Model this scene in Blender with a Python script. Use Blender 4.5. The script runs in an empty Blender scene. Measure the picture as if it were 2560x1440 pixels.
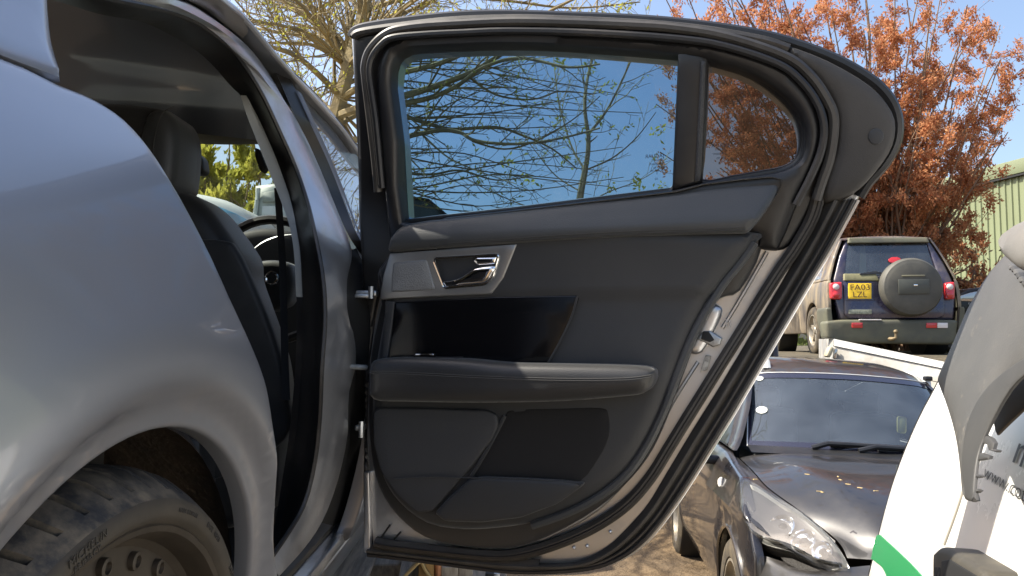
import bpy, bmesh, math, random
import numpy as np
from mathutils import Vector as V, Matrix
from mathutils.geometry import delaunay_2d_cdt
R = math.radians
rng = random.Random(7)
C = bpy.context.scene.collection
sc = bpy.context.scene
# ---------------------------------------------------------------- camera, sky, sun, exposure
FPX, CAMZ = 1923.0, 1.72
PITCH = math.atan(130 / FPX)
cam = bpy.data.cameras.new('camera'); cam.sensor_width = 36; cam.lens = 36 * FPX / 2560
cam.clip_start = .05; cam.clip_end = 900
co = bpy.data.objects.new('camera', cam); C.objects.link(co)
co.location = (0, 0, CAMZ); co.rotation_euler = (math.pi / 2 + PITCH, 0, 0)
sc.camera = co
SUN = V((-0.612, 0.064, 0.788)).normalized()            # towards the sun
w = bpy.data.worlds.new('World'); sc.world = w; w.use_nodes = True
nt = w.node_tree; bgn = nt.nodes['Background']
sky = nt.nodes.new('ShaderNodeTexSky'); sky.sky_type = 'NISHITA'; sky.sun_disc = False
sky.sun_elevation = math.asin(SUN.z); sky.sun_rotation = math.atan2(SUN.x, SUN.y)
sky.air_density = 1.0; sky.dust_density = 3.5; sky.ozone_density = 1.3
nt.links.new(sky.outputs[0], bgn.inputs[0]); bgn.inputs[1].default_value = .135
sl = bpy.data.lights.new('sun', 'SUN'); sl.energy = 4.8; sl.angle = R(.6); sl.color = (1, .93, .80)
so = bpy.data.objects.new('sun', sl); C.objects.link(so)
so.rotation_euler = SUN.to_track_quat('Z', 'Y').to_euler()
vs = sc.view_settings; vs.view_transform = 'Standard'; vs.look = 'None'; vs.gamma = 1; vs.exposure = 1.1
vs.use_curve_mapping = False
sc.render.engine = 'CYCLES'
sc.cycles.use_denoising = True; sc.cycles.max_bounces = 8; sc.cycles.transparent_max_bounces = 16
sc.cycles.sample_clamp_indirect = 6; sc.cycles.caustics_reflective = False; sc.cycles.caustics_refractive = False

# ---------------------------------------------------------------- materials
def mat(name, col, rough=.5, metal=0., col2=None, nscale=4., lo=.4, hi=.65, bump=0., bscale=80., coat=0., spec=.5,
        dust=None, dscale=2.5, dlo=.45, dhi=.75, up=0., stretch=None, bdist=.01):
    m = bpy.data.materials.new(name); m.use_nodes = True; n = m.node_tree.nodes; L = m.node_tree.links
    p = n['Principled BSDF']; p.inputs['Roughness'].default_value = rough; p.inputs['Metallic'].default_value = metal
    p.inputs['Coat Weight'].default_value = coat; p.inputs['Coat Roughness'].default_value = .04
    p.inputs['Specular IOR Level'].default_value = spec
    p.inputs['Base Color'].default_value = (*col, 1)
    tc = n.new('ShaderNodeTexCoord'); src = tc.outputs['Object']
    if stretch:
        mp = n.new('ShaderNodeMapping'); mp.inputs['Scale'].default_value = stretch
        L.new(src, mp.inputs['Vector']); src = mp.outputs[0]
    def noise(scale, det=6, rough_=.6):
        t = n.new('ShaderNodeTexNoise'); t.inputs['Scale'].default_value = scale; t.inputs['Detail'].default_value = det
        t.inputs['Roughness'].default_value = rough_; L.new(src, t.inputs['Vector']); return t.outputs['Fac']
    def rng_(f, a, b):
        t = n.new('ShaderNodeMapRange'); t.inputs['From Min'].default_value = a; t.inputs['From Max'].default_value = b
        L.new(f, t.inputs['Value']); return t.outputs['Result']
    def mix(f, a, b):
        t = n.new('ShaderNodeMix'); t.data_type = 'RGBA'
        L.new(f, t.inputs[0])
        for v, s in ((a, t.inputs[6]), (b, t.inputs[7])):
            if isinstance(v, tuple): s.default_value = (*v, 1)
            else: L.new(v, s)
        return t.outputs[2]
    out = None
    if col2: out = mix(rng_(noise(nscale), lo, hi), tuple(col), tuple(col2))
    if dust:
        f = rng_(noise(dscale, 8, .7), dlo, dhi)
        if up:
            g = n.new('ShaderNodeNewGeometry'); sx = n.new('ShaderNodeSeparateXYZ'); L.new(g.outputs['Normal'], sx.inputs[0])
            a = n.new('ShaderNodeMath'); a.operation = 'MULTIPLY_ADD'; a.use_clamp = True
            L.new(sx.outputs['Z'], a.inputs[0]); a.inputs[1].default_value = up; L.new(f, a.inputs[2]); f = a.outputs[0]
        out = mix(f, out if out else tuple(col), tuple(dust))
        r = n.new('ShaderNodeMapRange'); r.inputs['To Min'].default_value = rough; r.inputs['To Max'].default_value = max(rough, .8)
        L.new(f, r.inputs['Value']); L.new(r.outputs[0], p.inputs['Roughness'])
        if metal or coat:
            for nm, v in (('Metallic', metal), ('Coat Weight', coat)):
                r = n.new('ShaderNodeMapRange'); r.inputs['To Min'].default_value = v; r.inputs['To Max'].default_value = 0
                L.new(f, r.inputs['Value']); L.new(r.outputs[0], p.inputs[nm])
    if out: L.new(out, p.inputs['Base Color'])
    if bump:
        b = n.new('ShaderNodeBump'); b.inputs['Strength'].default_value = bump; b.inputs['Distance'].default_value = bdist
        L.new(noise(bscale, 3), b.inputs['Height']); L.new(b.outputs[0], p.inputs['Normal'])
    return m

def glass(name, tint, refl=.08, dusty=0., dcol=(.5, .5, .48), rough=.0):
    m = bpy.data.materials.new(name); m.use_nodes = True; n = m.node_tree.nodes; L = m.node_tree.links
    n.remove(n['Principled BSDF']); out = n['Material Output']
    t = n.new('ShaderNodeBsdfTransparent'); t.inputs[0].default_value = (*tint, 1)
    g = n.new('ShaderNodeBsdfGlossy'); g.inputs['Roughness'].default_value = rough
    fr = n.new('ShaderNodeLayerWeight'); fr.inputs[0].default_value = .5
    pw = n.new('ShaderNodeMath'); pw.operation = 'POWER'; pw.inputs[1].default_value = 4.5; L.new(fr.outputs['Facing'], pw.inputs[0])
    mr = n.new('ShaderNodeMapRange'); mr.inputs['To Min'].default_value = refl; mr.inputs['To Max'].default_value = .85
    L.new(pw.outputs[0], mr.inputs['Value'])
    mx = n.new('ShaderNodeMixShader'); L.new(mr.outputs[0], mx.inputs[0]); L.new(t.outputs[0], mx.inputs[1]); L.new(g.outputs[0], mx.inputs[2])
    last = mx.outputs[0]
    if dusty:
        d = n.new('ShaderNodeBsdfDiffuse'); d.inputs[0].default_value = (*dcol, 1)
        tc = n.new('ShaderNodeTexCoord'); no = n.new('ShaderNodeTexNoise'); no.inputs['Scale'].default_value = 3; no.inputs['Detail'].default_value = 4
        L.new(tc.outputs['Object'], no.inputs['Vector'])
        r2 = n.new('ShaderNodeMapRange'); r2.inputs['From Min'].default_value = .3; r2.inputs['From Max'].default_value = .75
        r2.inputs['To Min'].default_value = dusty * .5; r2.inputs['To Max'].default_value = dusty * 1.5
        L.new(no.outputs['Fac'], r2.inputs['Value'])
        m2 = n.new('ShaderNodeMixShader'); L.new(r2.outputs[0], m2.inputs[0]); L.new(last, m2.inputs[1]); L.new(d.outputs[0], m2.inputs[2]); last = m2.outputs[0]
    L.new(last, out.inputs['Surface'])
    return m

def leafmat(name, a, b, sc, trans=.45):
    m = bpy.data.materials.new(name); m.use_nodes = True; n = m.node_tree.nodes; L = m.node_tree.links
    n.remove(n['Principled BSDF']); tc = n.new('ShaderNodeTexCoord'); t = n.new('ShaderNodeTexNoise'); t.inputs['Scale'].default_value = sc; t.inputs['Detail'].default_value = 8
    L.new(tc.outputs['Object'], t.inputs['Vector']); r = n.new('ShaderNodeMapRange'); r.inputs['From Min'].default_value = .35; r.inputs['From Max'].default_value = .65; L.new(t.outputs['Fac'], r.inputs['Value'])
    x = n.new('ShaderNodeMix'); x.data_type = 'RGBA'; L.new(r.outputs[0], x.inputs[0]); x.inputs[6].default_value = (*a, 1); x.inputs[7].default_value = (*b, 1)
    d = n.new('ShaderNodeBsdfDiffuse'); tr = n.new('ShaderNodeBsdfTranslucent'); mx = n.new('ShaderNodeMixShader'); mx.inputs[0].default_value = trans
    L.new(x.outputs[2], d.inputs[0]); L.new(x.outputs[2], tr.inputs[0]); L.new(d.outputs[0], mx.inputs[1]); L.new(tr.outputs[0], mx.inputs[2]); L.new(mx.outputs[0], n['Material Output'].inputs[0]); return m
M = {}
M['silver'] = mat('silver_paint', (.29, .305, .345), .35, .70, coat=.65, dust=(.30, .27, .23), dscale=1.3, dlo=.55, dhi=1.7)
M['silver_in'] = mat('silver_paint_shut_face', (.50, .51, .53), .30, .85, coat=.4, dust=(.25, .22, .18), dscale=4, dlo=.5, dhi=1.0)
M['roofpaint'] = mat('silver_paint_rail', (.30, .29, .29), .32, .8, coat=.4, dust=(.2, .17, .14), dscale=4, dlo=.4, dhi=.9)
M['black'] = mat('black_satin_plastic', (.012, .012, .013), .38, col2=(.02, .02, .02), nscale=8, bump=.15, bscale=400, bdist=.001)
M['rubber'] = mat('black_rubber', (.014, .014, .015), .42, dust=(.07, .06, .05), dscale=6, dlo=.5, dhi=.95)
M['rubberd'] = mat('dusty_black_rubber', (.032, .030, .028), .34, dust=(.11, .10, .085), dscale=5, dlo=.38, dhi=.95)
M['card'] = mat('charcoal_grained_trim', (.022, .024, .027), .55, col2=(.03, .031, .033), nscale=3, bump=.35, bscale=700, bdist=.0008)
M['leather'] = mat('charcoal_leather', (.040, .043, .046), .44, col2=(.048, .050, .051), nscale=3, bump=.4, bscale=420, bdist=.001)
M['leather_b'] = mat('black_leather', (.022, .022, .023), .4, col2=(.03, .029, .028), nscale=3, bump=.4, bscale=420, bdist=.001)
for k_ in ('leather', 'leather_b', 'card'):
    p_ = M[k_].node_tree.nodes['Principled BSDF']; p_.inputs['Sheen Weight'].default_value = .22; p_.inputs['Sheen Roughness'].default_value = .45; p_.inputs['Sheen Tint'].default_value = (.96, .98, 1, 1)
M['gloss'] = mat('gloss_black_panel', (.005, .005, .006), .16, coat=.0, spec=.35)
M['pocket_dark'] = mat('near_black_pocket', (.008, .008, .009), .9)
M['grille'] = mat('perforated_speaker_cloth', (.034, .036, .040), .6, bump=.9, bscale=900, bdist=.001)
M['alu'] = mat('brushed_aluminium', (.34, .345, .35), .38, .75, bump=.15, bscale=300, stretch=(1, 1, 12), bdist=.0006)
M['alu_grille'] = mat('aluminium_perforated_grille', (.25, .26, .27), .45, .7, bump=1., bscale=500, bdist=.002)
M['chrome'] = mat('chrome', (.9, .9, .91), .10, 1.)
M['steel'] = mat('galvanised_hinge_steel', (.45, .48, .50), .4, .8, col2=(.25, .25, .25), nscale=30)
M['thread'] = mat('grey_thread', (.05, .05, .05), .8)
M['headliner'] = mat('olive_grey_headliner', (.33, .335, .28), .95, col2=(.29, .295, .25), nscale=6)
M['pillartrim'] = mat('pale_grey_pillar_trim', (.24, .245, .23), .7)
M['void'] = mat('dark_interior_plastic', (.008, .008, .008), .7)
M['floor'] = mat('dark_carpet', (.012, .011, .01), .95)
M['liner'] = mat('muddy_arch_liner', (.030, .021, .014), .9, col2=(.075, .05, .03), nscale=9, bump=.6, bscale=40)
M['tyre'] = mat('scuffed_tyre_rubber', (.016, .016, .017), .62, dust=(.105, .088, .066), dscale=10, dlo=.45, dhi=.58, bump=.3, bscale=120, bdist=.002)
M['tyre_side'] = mat('dusty_tyre_sidewall', (.018, .015, .012), .7, col2=(.040, .033, .024), nscale=6, bump=.2, bscale=150, bdist=.001)
M['tyretext'] = mat('sidewall_lettering', (.03, .027, .023), .7)
M['rim'] = mat('dirty_bronze_alloy', (.022, .018, .014), .5, .35, col2=(.045, .036, .026), nscale=7, dust=(.04, .031, .022), dscale=5, dlo=.4, dhi=.8)
M['door_glass'] = glass('blue_tinted_glass', (.22, .355, .46), .035, .03, (.35, .36, .36))
M['quarter_glass'] = glass('dark_tinted_glass', (.19, .185, .19), .05)
M['clear_glass'] = glass('clear_glass', (.72, .78, .74), .06, .10, (.6, .62, .5))
M['front_glass'] = glass('front_door_glass', (.25, .28, .27), .45, .12, (.6, .62, .65))
M['print'] = mat('etched_glass_print', (.03, .035, .05), .8)

# ---------------------------------------------------------------- projection
CP, SP = math.cos(PITCH), math.sin(PITCH)
EYE = V((0, 0, CAMZ))
def ray(px, py):
    x = (px - 1280) / FPX; y = -(py - 720) / FPX
    d = V((x, CP - y * SP, SP + y * CP)); return d / d.y
def P(px, py, depth): return EYE + ray(px, py) * depth      # point at a real distance along the ground from the lens
def on(px, py, fn, a=.3, b=4., n=150):                       # where the line of sight meets the surface fn(p)=0
    d = ray(px, py); f0 = fn(EYE + d * a); t0 = a
    for i in range(1, n + 1):
        t = a + (b - a) * i / n; f1 = fn(EYE + d * t)
        if (f0 > 0) != (f1 > 0):
            lo, hi = t0, t
            for _ in range(30):
                m = (lo + hi) / 2
                if (fn(EYE + d * m) > 0) == (f0 > 0): lo = m
                else: hi = m
            return EYE + d * ((lo + hi) / 2)
        f0, t0 = f1, t
    return EYE + d * (t if abs(f1) < abs(fn(EYE + d * a)) else a)

# ---------------------------------------------------------------- mesh helpers
ROOT = {}
def thing(name, label, cat, mtx=None, group=None):
    o = bpy.data.objects.new(name, None); C.objects.link(o); o.empty_display_size = .2
    mtx = mtx or Matrix.Identity(4); o.matrix_world = mtx; ROOT[o.name] = mtx.copy()
    o['label'] = label; o['category'] = cat
    if group: o['group'] = group
    return o
def tag(o, label, cat, group=None):
    o['label'] = label; o['category'] = cat
    if group: o['group'] = group
    return o
def rootm(o):
    while o.parent: o = o.parent
    return ROOT.get(o.name, Matrix.Identity(4))
def obj(name, vs_, fs, m, parent=None, local=False, smooth=35, kind=None, label=None):
    me = bpy.data.meshes.new(name)
    if parent is not None and not local:
        inv = rootm(parent).inverted(); vs_ = [inv @ V(v) for v in vs_]
    me.from_pydata([tuple(v) for v in vs_], [], fs); me.update()
    if smooth:
        me.shade_smooth(); me.set_sharp_from_angle(angle=R(smooth))
    if m is not None: me.materials.append(m)
    o = bpy.data.objects.new(name, me); C.objects.link(o)
    if parent is not None: o.parent = parent
    if kind: o['kind'] = kind
    if label: o['label'] = label
    return o
def copy_tree(o, parent=None, mtx=None):
    c = o.copy(); C.objects.link(c); c.parent = parent
    if mtx is not None: c.matrix_world = mtx; ROOT[c.name] = mtx.copy()
    for ch in o.children: copy_tree(ch, c)
    return c
class MB:
    def __init__(s): s.v = []; s.f = []
    def add(s, vs_, fs):
        k = len(s.v); s.v += [V(v) for v in vs_]; s.f += [tuple(i + k for i in f) for f in fs]; return s
    def build(s, name, m, parent=None, **k): return obj(name, s.v, s.f, m, parent, **k)
def boxv(c, size, rot=None, bev=0., seg=2):
    bm = bmesh.new(); bmesh.ops.create_cube(bm, size=1)
    bmesh.ops.scale(bm, vec=V(size), verts=bm.verts)
    if bev: bmesh.ops.bevel(bm, geom=bm.edges[:], offset=bev, segments=seg, profile=.5, affect='EDGES')
    if rot is not None: bmesh.ops.rotate(bm, cent=(0, 0, 0), matrix=rot, verts=bm.verts)
    bmesh.ops.translate(bm, vec=V(c), verts=bm.verts)
    bm.verts.index_update(); r = [v.co.copy() for v in bm.verts], [tuple(v.index for v in f.verts) for f in bm.faces]; bm.free(); return r
def tubev(pts, rad, sides=8, cap=True, squash=None):
    pts = [V(p) for p in pts]; n = len(pts); vs_, fs = [], []; ref = None
    for i, p in enumerate(pts):
        t = (pts[min(i + 1, n - 1)] - pts[max(i - 1, 0)])
        t = t.normalized() if t.length > 1e-9 else V((0, 0, 1))
        if ref is None: ref = t.orthogonal().normalized()
        ref = ref - t * ref.dot(t); ref = ref.normalized() if ref.length > 1e-6 else t.orthogonal().normalized()
        b = t.cross(ref); r = rad[i] if isinstance(rad, (list, tuple)) else rad
        for k in range(sides):
            a = 2 * math.pi * k / sides; q = ref * math.cos(a) * r + b * math.sin(a) * r
            if squash: q = q - squash[0] * q.dot(squash[0]) * (1 - squash[1])
            vs_.append(p + q)
    for i in range(n - 1):
        for k in range(sides):
            fs.append((i * sides + k, i * sides + (k + 1) % sides, (i + 1) * sides + (k + 1) % sides, (i + 1) * sides + k))
    if cap: fs += [tuple(range(sides))[::-1], tuple(range((n - 1) * sides, n * sides))]
    return vs_, fs
def lathev(prof, o, ax, up, n=48, a0=0, a1=2 * math.pi):     # prof: (radius, distance along axis)
    ax = V(ax).normalized(); u = (V(up) - ax * V(up).dot(ax)).normalized(); v = ax.cross(u); vs_, fs = [], []
    full = abs(a1 - a0 - 2 * math.pi) < 1e-6; k = len(prof); cnt = n if full else n + 1
    for i in range(cnt):
        a = a0 + (a1 - a0) * i / n; d = u * math.cos(a) + v * math.sin(a)
        for r, x in prof: vs_.append(V(o) + d * r + ax * x)
    for i in range(n):
        j = (i + 1) % cnt
        for q in range(k - 1): fs.append((i * k + q, i * k + q + 1, j * k + q + 1, j * k + q))
    return vs_, fs
def loftv(rows):
    n = len(rows[0]); vs_ = [V(p) for r in rows for p in r]; fs = []
    for i in range(len(rows) - 1):
        for j in range(n - 1): fs.append((i * n + j, i * n + j + 1, (i + 1) * n + j + 1, (i + 1) * n + j))
    return vs_, fs
def cat(pts, n=6, closed=True):
    q = [np.array(p, float) for p in pts]; m = len(q); out = []
    for i in range(m if closed else m - 1):
        if closed: a, b, c, d = q[(i - 1) % m], q[i], q[(i + 1) % m], q[(i + 2) % m]
        else: a, b, c, d = q[max(i - 1, 0)], q[i], q[i + 1], q[min(i + 2, m - 1)]
        for k in range(n):
            t = k / n
            out.append(.5 * (2 * b + (c - a) * t + (2 * a - 5 * b + 4 * c - d) * t * t + (3 * b - a - 3 * c + d) * t ** 3))
    if not closed: out.append(q[-1])
    return [tuple(p) for p in out]
def rnd(pts, r, n=5):
    q = [np.array(p, float) for p in pts]; m = len(q); out = []
    for i in range(m):
        a, b, c = q[i - 1], q[i], q[(i + 1) % m]; la, lc = np.linalg.norm(a - b), np.linalg.norm(c - b)
        rr = min(r, .45 * la, .45 * lc); s = b + (a - b) / la * rr; e = b + (c - b) / lc * rr
        for k in range(n + 1):
            t = k / n; out.append(tuple((1 - t) ** 2 * s + 2 * t * (1 - t) * b + t * t * e))
    return out
def resamp(pts, n):
    p = np.array([tuple(x) for x in pts], float); d = np.r_[0, np.cumsum(np.linalg.norm(np.diff(p, axis=0), axis=1))]
    t = np.linspace(0, d[-1], n); return [V([np.interp(x, d, p[:, k]) for k in range(p.shape[1])]) for x in t]
def segdist(p, poly):
    a = np.array(poly); b = np.roll(a, -1, 0); d = b - a; L = (d ** 2).sum(1) + 1e-18
    t = np.clip(((p[:, None] - a) * d).sum(2) / L, 0, 1); return np.sqrt((((a + t[..., None] * d) - p[:, None]) ** 2).sum(2).min(1))
def inside(p, poly):
    a = np.array(poly); b = np.roll(a, -1, 0); x, y = p[:, :1], p[:, 1:]
    c = ((a[:, 1] > y) != (b[:, 1] > y)) & (x < (b[:, 0] - a[:, 0]) * (y - a[:, 1]) / (b[:, 1] - a[:, 1] + 1e-18) + a[:, 0])
    return c.sum(1) % 2 == 1
def densify(poly, step):
    out = []
    for i in range(len(poly)):
        a = np.array(poly[i]); b = np.array(poly[(i + 1) % len(poly)]); k = max(1, int(np.linalg.norm(b - a) / step))
        for j in range(k): out.append(tuple(a + (b - a) * j / k))
    return out
def relief(name, outline, mp, m, parent=None, off=0., thick=.01, bev=.006, bh=None, grid=.03, bump=None, holes=(), look=None, **kw):
    """a panel with rounded edges laid over the surface mp(u,v,off)"""
    bh = bev if bh is None else bh
    step = max(grid * .5, .004)
    def clean(poly):
        o_ = []
        for p in densify(poly, step):
            if not o_ or math.dist(p, o_[-1]) > 1e-4: o_.append(p)
        if math.dist(o_[0], o_[-1]) < 1e-4: o_.pop()
        return o_
    loops = [clean(outline)] + [clean(h) for h in holes]
    allp = [p for l in loops for p in l]; nb = len(allp)
    def sdf(q):
        d = np.full(len(q), 1e9)
        for l in loops: d = np.minimum(d, segdist(q, l))
        return d
    def ok(q):
        r = inside(q, loops[0])
        for l in loops[1:]: r &= ~inside(q, l)
        return r
    extra = []
    for li, l in enumerate(loops):
        a = np.array(l); t = np.roll(a, -1, 0) - np.roll(a, 1, 0); nn = np.stack([-t[:, 1], t[:, 0]], 1); nn /= np.linalg.norm(nn, axis=1)[:, None] + 1e-12
        test = a + nn * 1e-4
        if inside(test, l).mean() < .5: nn = -nn
        if li: nn = -nn
        for fr in (.15, .45, 1.):
            q = a + nn * bev * fr; k = ok(q) & (sdf(q) > .93 * bev * fr); extra.append(q[k])
    a = np.array(loops[0]); lo, hi = a.min(0), a.max(0)
    gx, gy = np.meshgrid(np.arange(lo[0] + grid / 2, hi[0], grid), np.arange(lo[1] + grid / 2, hi[1], grid))
    q = np.stack([gx.ravel(), gy.ravel()], 1)
    if len(q):
        k = ok(q); q = q[k]
        if len(q): q = q[sdf(q) > bev + grid * .3]
        extra.append(q)
    pts = np.concatenate([np.array(allp)] + [e for e in extra if len(e)])
    edges = []; s0 = 0
    for l in loops:
        edges += [(s0 + i, s0 + (i + 1) % len(l)) for i in range(len(l))]; s0 += len(l)
    r = delaunay_2d_cdt([V(p) for p in pts], edges, [], 0, 1e-6)
    v2, f2 = r[0], r[2]
    vv = np.array([(p.x, p.y) for p in v2])
    cen = np.array([vv[list(f)].mean(0) for f in f2]); keep = ok(cen); f2 = [tuple(f) for f, k in zip(f2, keep) if k]
    d = sdf(vv)
    h = np.where(d < bev, -bh * (1 - np.sqrt(np.clip(1 - (1 - d / bev) ** 2, 0, 1))), 0.)
    h[d < 1e-5] = -bh
    vs_ = []
    for i, (u, v) in enumerate(vv):
        vs_.append(mp(u, v, off + h[i] + (bump(u, v, d[i]) if bump else 0)))
    # orientation towards the viewer side
    look = EYE if look is None else look
    s = 0
    for f in f2[:60]:
        n = (vs_[f[1]] - vs_[f[0]]).cross(vs_[f[2]] - vs_[f[0]]); s += 1 if n.dot(look - vs_[f[0]]) > 0 else -1
    if s < 0: f2 = [f[::-1] for f in f2]
    cnt = {}
    for f in f2:
        for i in range(len(f)):
            e = (f[i], f[(i + 1) % len(f)]); cnt[e] = 1
    back = {}
    if thick:
        for (x, y) in list(cnt):
            if (y, x) not in cnt:
                for z in (x, y):
                    if z not in back:
                        back[z] = len(vs_); vs_.append(mp(vv[z][0], vv[z][1], off - bh - thick))
                f2.append((y, x, back[x], back[y]))
    return obj(name, vs_, f2, m, parent, **kw)
def textv(body, size, extrude=.0005, align='LEFT'):
    cu = bpy.data.curves.new('t', 'FONT'); cu.body = body; cu.size = size; cu.extrude = extrude; cu.align_x = align; cu.resolution_u = 3
    o = bpy.data.objects.new('t', cu); C.objects.link(o); dg = bpy.context.evaluated_depsgraph_get(); me = o.evaluated_get(dg).to_mesh()
    vs_ = [v.co.copy() for v in me.vertices]; fs = [tuple(p.vertices) for p in me.polygons]; wd = max((v.x for v in vs_), default=0)
    o.evaluated_get(dg).to_mesh_clear(); bpy.data.objects.remove(o); bpy.data.curves.remove(cu); return vs_, fs, wd
def interp(tab):
    xs = [a for a, b in tab]; ys = [b for a, b in tab]
    xf = np.linspace(xs[0], xs[-1], 400); yf = np.interp(xf, xs, ys); k = np.ones(31) / 31
    yf = np.convolve(np.pad(yf, 15, mode='edge'), k, 'valid'); return lambda x: float(np.interp(x, xf, yf))
# ================================================================ silver saloon with its rear door open
XW = V((-.374, .703, 1.269))
XF_F = V((.024, 1, .044)).normalized(); XF_R = XF_F.cross(V((.073, -.044, 1))).normalized(); XF_U = XF_R.cross(XF_F).normalized()
XO = XW - XF_U * .33
XM = Matrix(((XF_R.x, XF_F.x, XF_U.x, XO.x), (XF_R.y, XF_F.y, XF_U.y, XO.y), (XF_R.z, XF_F.z, XF_U.z, XO.z), (0, 0, 0, 1)))
XI = XM.inverted()
car = thing('silver_car', 'silver saloon car with its rear door wide open, standing nearest on the left', 'car', XM)
_w = interp([(.1, -.09), (.2, -.05), (.3, -.01), (.42, .015), (.55, .03), (.7, .034), (.82, .025), (.92, -.005), (.98, -.045), (1.03, -.085), (1.1, -.115), (1.25, -.175), (1.38, -.245), (1.44, -.33), (1.48, -.5)])
def xw(s, h):
    return _w(h) - (.10 * (-.3 - s) ** 2 if s < -.3 else 0) - (.05 * (s - 2.6) ** 2 if s > 2.6 else 0)
def xl(l, s, h): return XM @ V((l, s, h))
def xmap(s, h, off): return XM @ V((xw(s, h) + off, s, h))
def xon(px, py, off=0.):
    def fn(p):
        q = XI @ p; return q.x - xw(q.y, q.z) - off
    q = XI @ on(px, py, fn, .25, 5., 190); return q.y, q.z
def x3(px, py, off=0.): s, h = xon(px, py, off); return xmap(s, h, off)
WH = .33
# rear quarter panel
Q = [xon(*p) for p in cat([(150, 210), (235, 245), (310, 295), (380, 375), (440, 470), (490, 560), (535, 650), (575, 745), (610, 840), (640, 940), (660, 1040), (678, 1130), (687, 1210), (690, 1300), (684, 1440)], 3, False)]
top = [xon(0, 142), xon(75, 172)]
arch = [(.023 + .371 * math.cos(a), .327 + .371 * math.sin(a)) for a in np.linspace(R(-14), R(194), 70)]
hb = Q[-1][1]
ql = Q + [(Q[-1][0] - .005, .24)] + [(arch[0][0] + .004, .24)] + arch + [(-.42, .24), (-.75, .26), (-1.02, .36), (-1.1, .6), (-1.06, .98), (-.5, top[0][1] + .005), (-.2, top[0][1] + .003)] + top
def archlip(u, v, d):
    r = math.hypot(u - .023, v - .327); t = max(0, min(1, (.422 - r) / .034)); return -.020 * t * t * (3 - 2 * t) + (.012 * math.exp(-((r - .445) / .05) ** 2) if abs(u) < .6 else 0)
relief('quarter_panel', ql, xmap, M['silver'], car, 0, .035, .006, grid=.013, bump=archlip)
# rear pillar above the crease
cp = [xon(*p, -.014) for p in [(110, -150), (104, -60), (104, 0), (108, 60), (118, 130), (132, 178), (150, 207)]] + [xon(75, 168), xon(0, 138)]
cp += [(-.25, top[0][1] + .006), (-.5, top[0][1] + .008), (-.42, 1.2), (-.25, 1.36), (-.1, 1.41)]
relief('rear_pillar', cp, xmap, M['silver'], car, 0, .05, .022, .014, grid=.02)
relief('crease_seal', rnd([xon(0, 137), xon(75, 167), xon(149, 206), xon(150, 211), xon(76, 174), xon(0, 144)], .001), xmap, M['rubber'], car, -.006, .02, .002, grid=.02)
# wheel: tyre, rim
wo = XM @ V((0, .021, .29)); ao = XM @ V((0, .023, .327)); AX = XF_R
def tyre_mesh(o, ax, up, w_=.25, ro=.366, ri=.312, blocks=58):
    prof = [(ri - .004, -.012), (ri + .004, .002), (ri + .010, .005), (ri + .018, .005), (ri + .026, .002), (ro - .019, -.010), (ro - .012, -.020), (ro - .004, -.034), (ro, -.052)]
    prof += [(ro, -.078), (ro - .008, -.080), (ro - .008, -.088), (ro, -.090), (ro + .001, -.122), (ro - .008, -.125), (ro - .008, -.133), (ro, -.136), (ro, -w_ + .05), (ro - .012, -w_ + .012), (ri + .03, -w_ - .004), (ri - .004, -w_ + .012)]
    st = (0., .06, .17, .23, .5, .75); n = blocks * len(st); k = len(prof); ax = V(ax); u = (V(up) - ax * V(up).dot(ax)).normalized(); v = ax.cross(u); o = V(o); vs_ = []
    for i in range(n):
        for q, (r, x) in enumerate(prof):
            f = st[i % len(st)]; g = 6 <= q <= 9 and i % len(st) in (1, 2)
            a = 2 * math.pi * (i // len(st) + f + .10 * max(0, q - 5) * (5 < q < 17)) / blocks
            vs_.append(o + (u * math.cos(a) + v * math.sin(a)) * (r - (.015 if g else 0)) + ax * x)
    fs = [(i * k + q, i * k + q + 1, ((i + 1) % n) * k + q + 1, ((i + 1) % n) * k + q) for i in range(n) for q in range(k - 1)]
    return vs_, fs, k, n
wheel = MB().add(*lathev([(.05, -.10), (.0, -.10)], wo, AX, XF_U, 12)).build('wheel', M['rim'], car)
tv, tf, tk, tn = tyre_mesh(wo, AX, XF_U)
side = [f for i, f in enumerate(tf) if i % (tk - 1) < 4]; tread = [f for i, f in enumerate(tf) if i % (tk - 1) >= 4]
ty = obj('tyre', tv, tf, M['tyre'], wheel); ty.data.materials.append(M['tyre_side'])
for i, p in enumerate(ty.data.polygons):
    if i % (tk - 1) < 4: p.material_index = 1
rimb = MB()
rimb.add(*lathev([(.316, -.016), (.316, -.006), (.311, -.002), (.305, -.004), (.300, -.012), (.296, -.030), (.288, -.036), (.282, -.034), (.262, -.032), (.245, -.036), (.235, -.06), (.165, -.12), (.0, -.12)], wo, AX, XF_U, 96))
rimb.build('rim', M['rim'], wheel)
for k in range(10):                                   # spokes
    a = 2 * math.pi * k / 10 + .1; d = XF_U * math.cos(a) + XF_F * math.sin(a); tdir = AX.cross(d)
    c = wo + d * .115 - AX * .035
    rows = []
    for t in np.linspace(0, 1, 7):
        r_ = .04 + .21 * t; wd = .016 + .012 * t; hh = -.05 + .026 * t
        rows.append([wo + d * r_ + tdir * x * wd + AX * (hh - (.03 if abs(x) == 1 else 0) - .006 * x * x) for x in (-1, -.8, -.4, 0, .4, .8, 1)])
    MB().add(*loftv(rows)).build('spoke', M['rim'], wheel)
for k in range(29):                                   # rim bolts
    a = 2 * math.pi * k / 29 + R(6.3); d = XF_U * math.cos(a) + XF_F * math.sin(a)
    MB().add(*lathev([(.0095, -.004), (.0095, .003), (.0062, .004), (.0055, .0), (.0, .0)], wo + d * .274 - AX * .030, AX, XF_U, 14)).build('rim_bolt', M['rim'], wheel)
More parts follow.
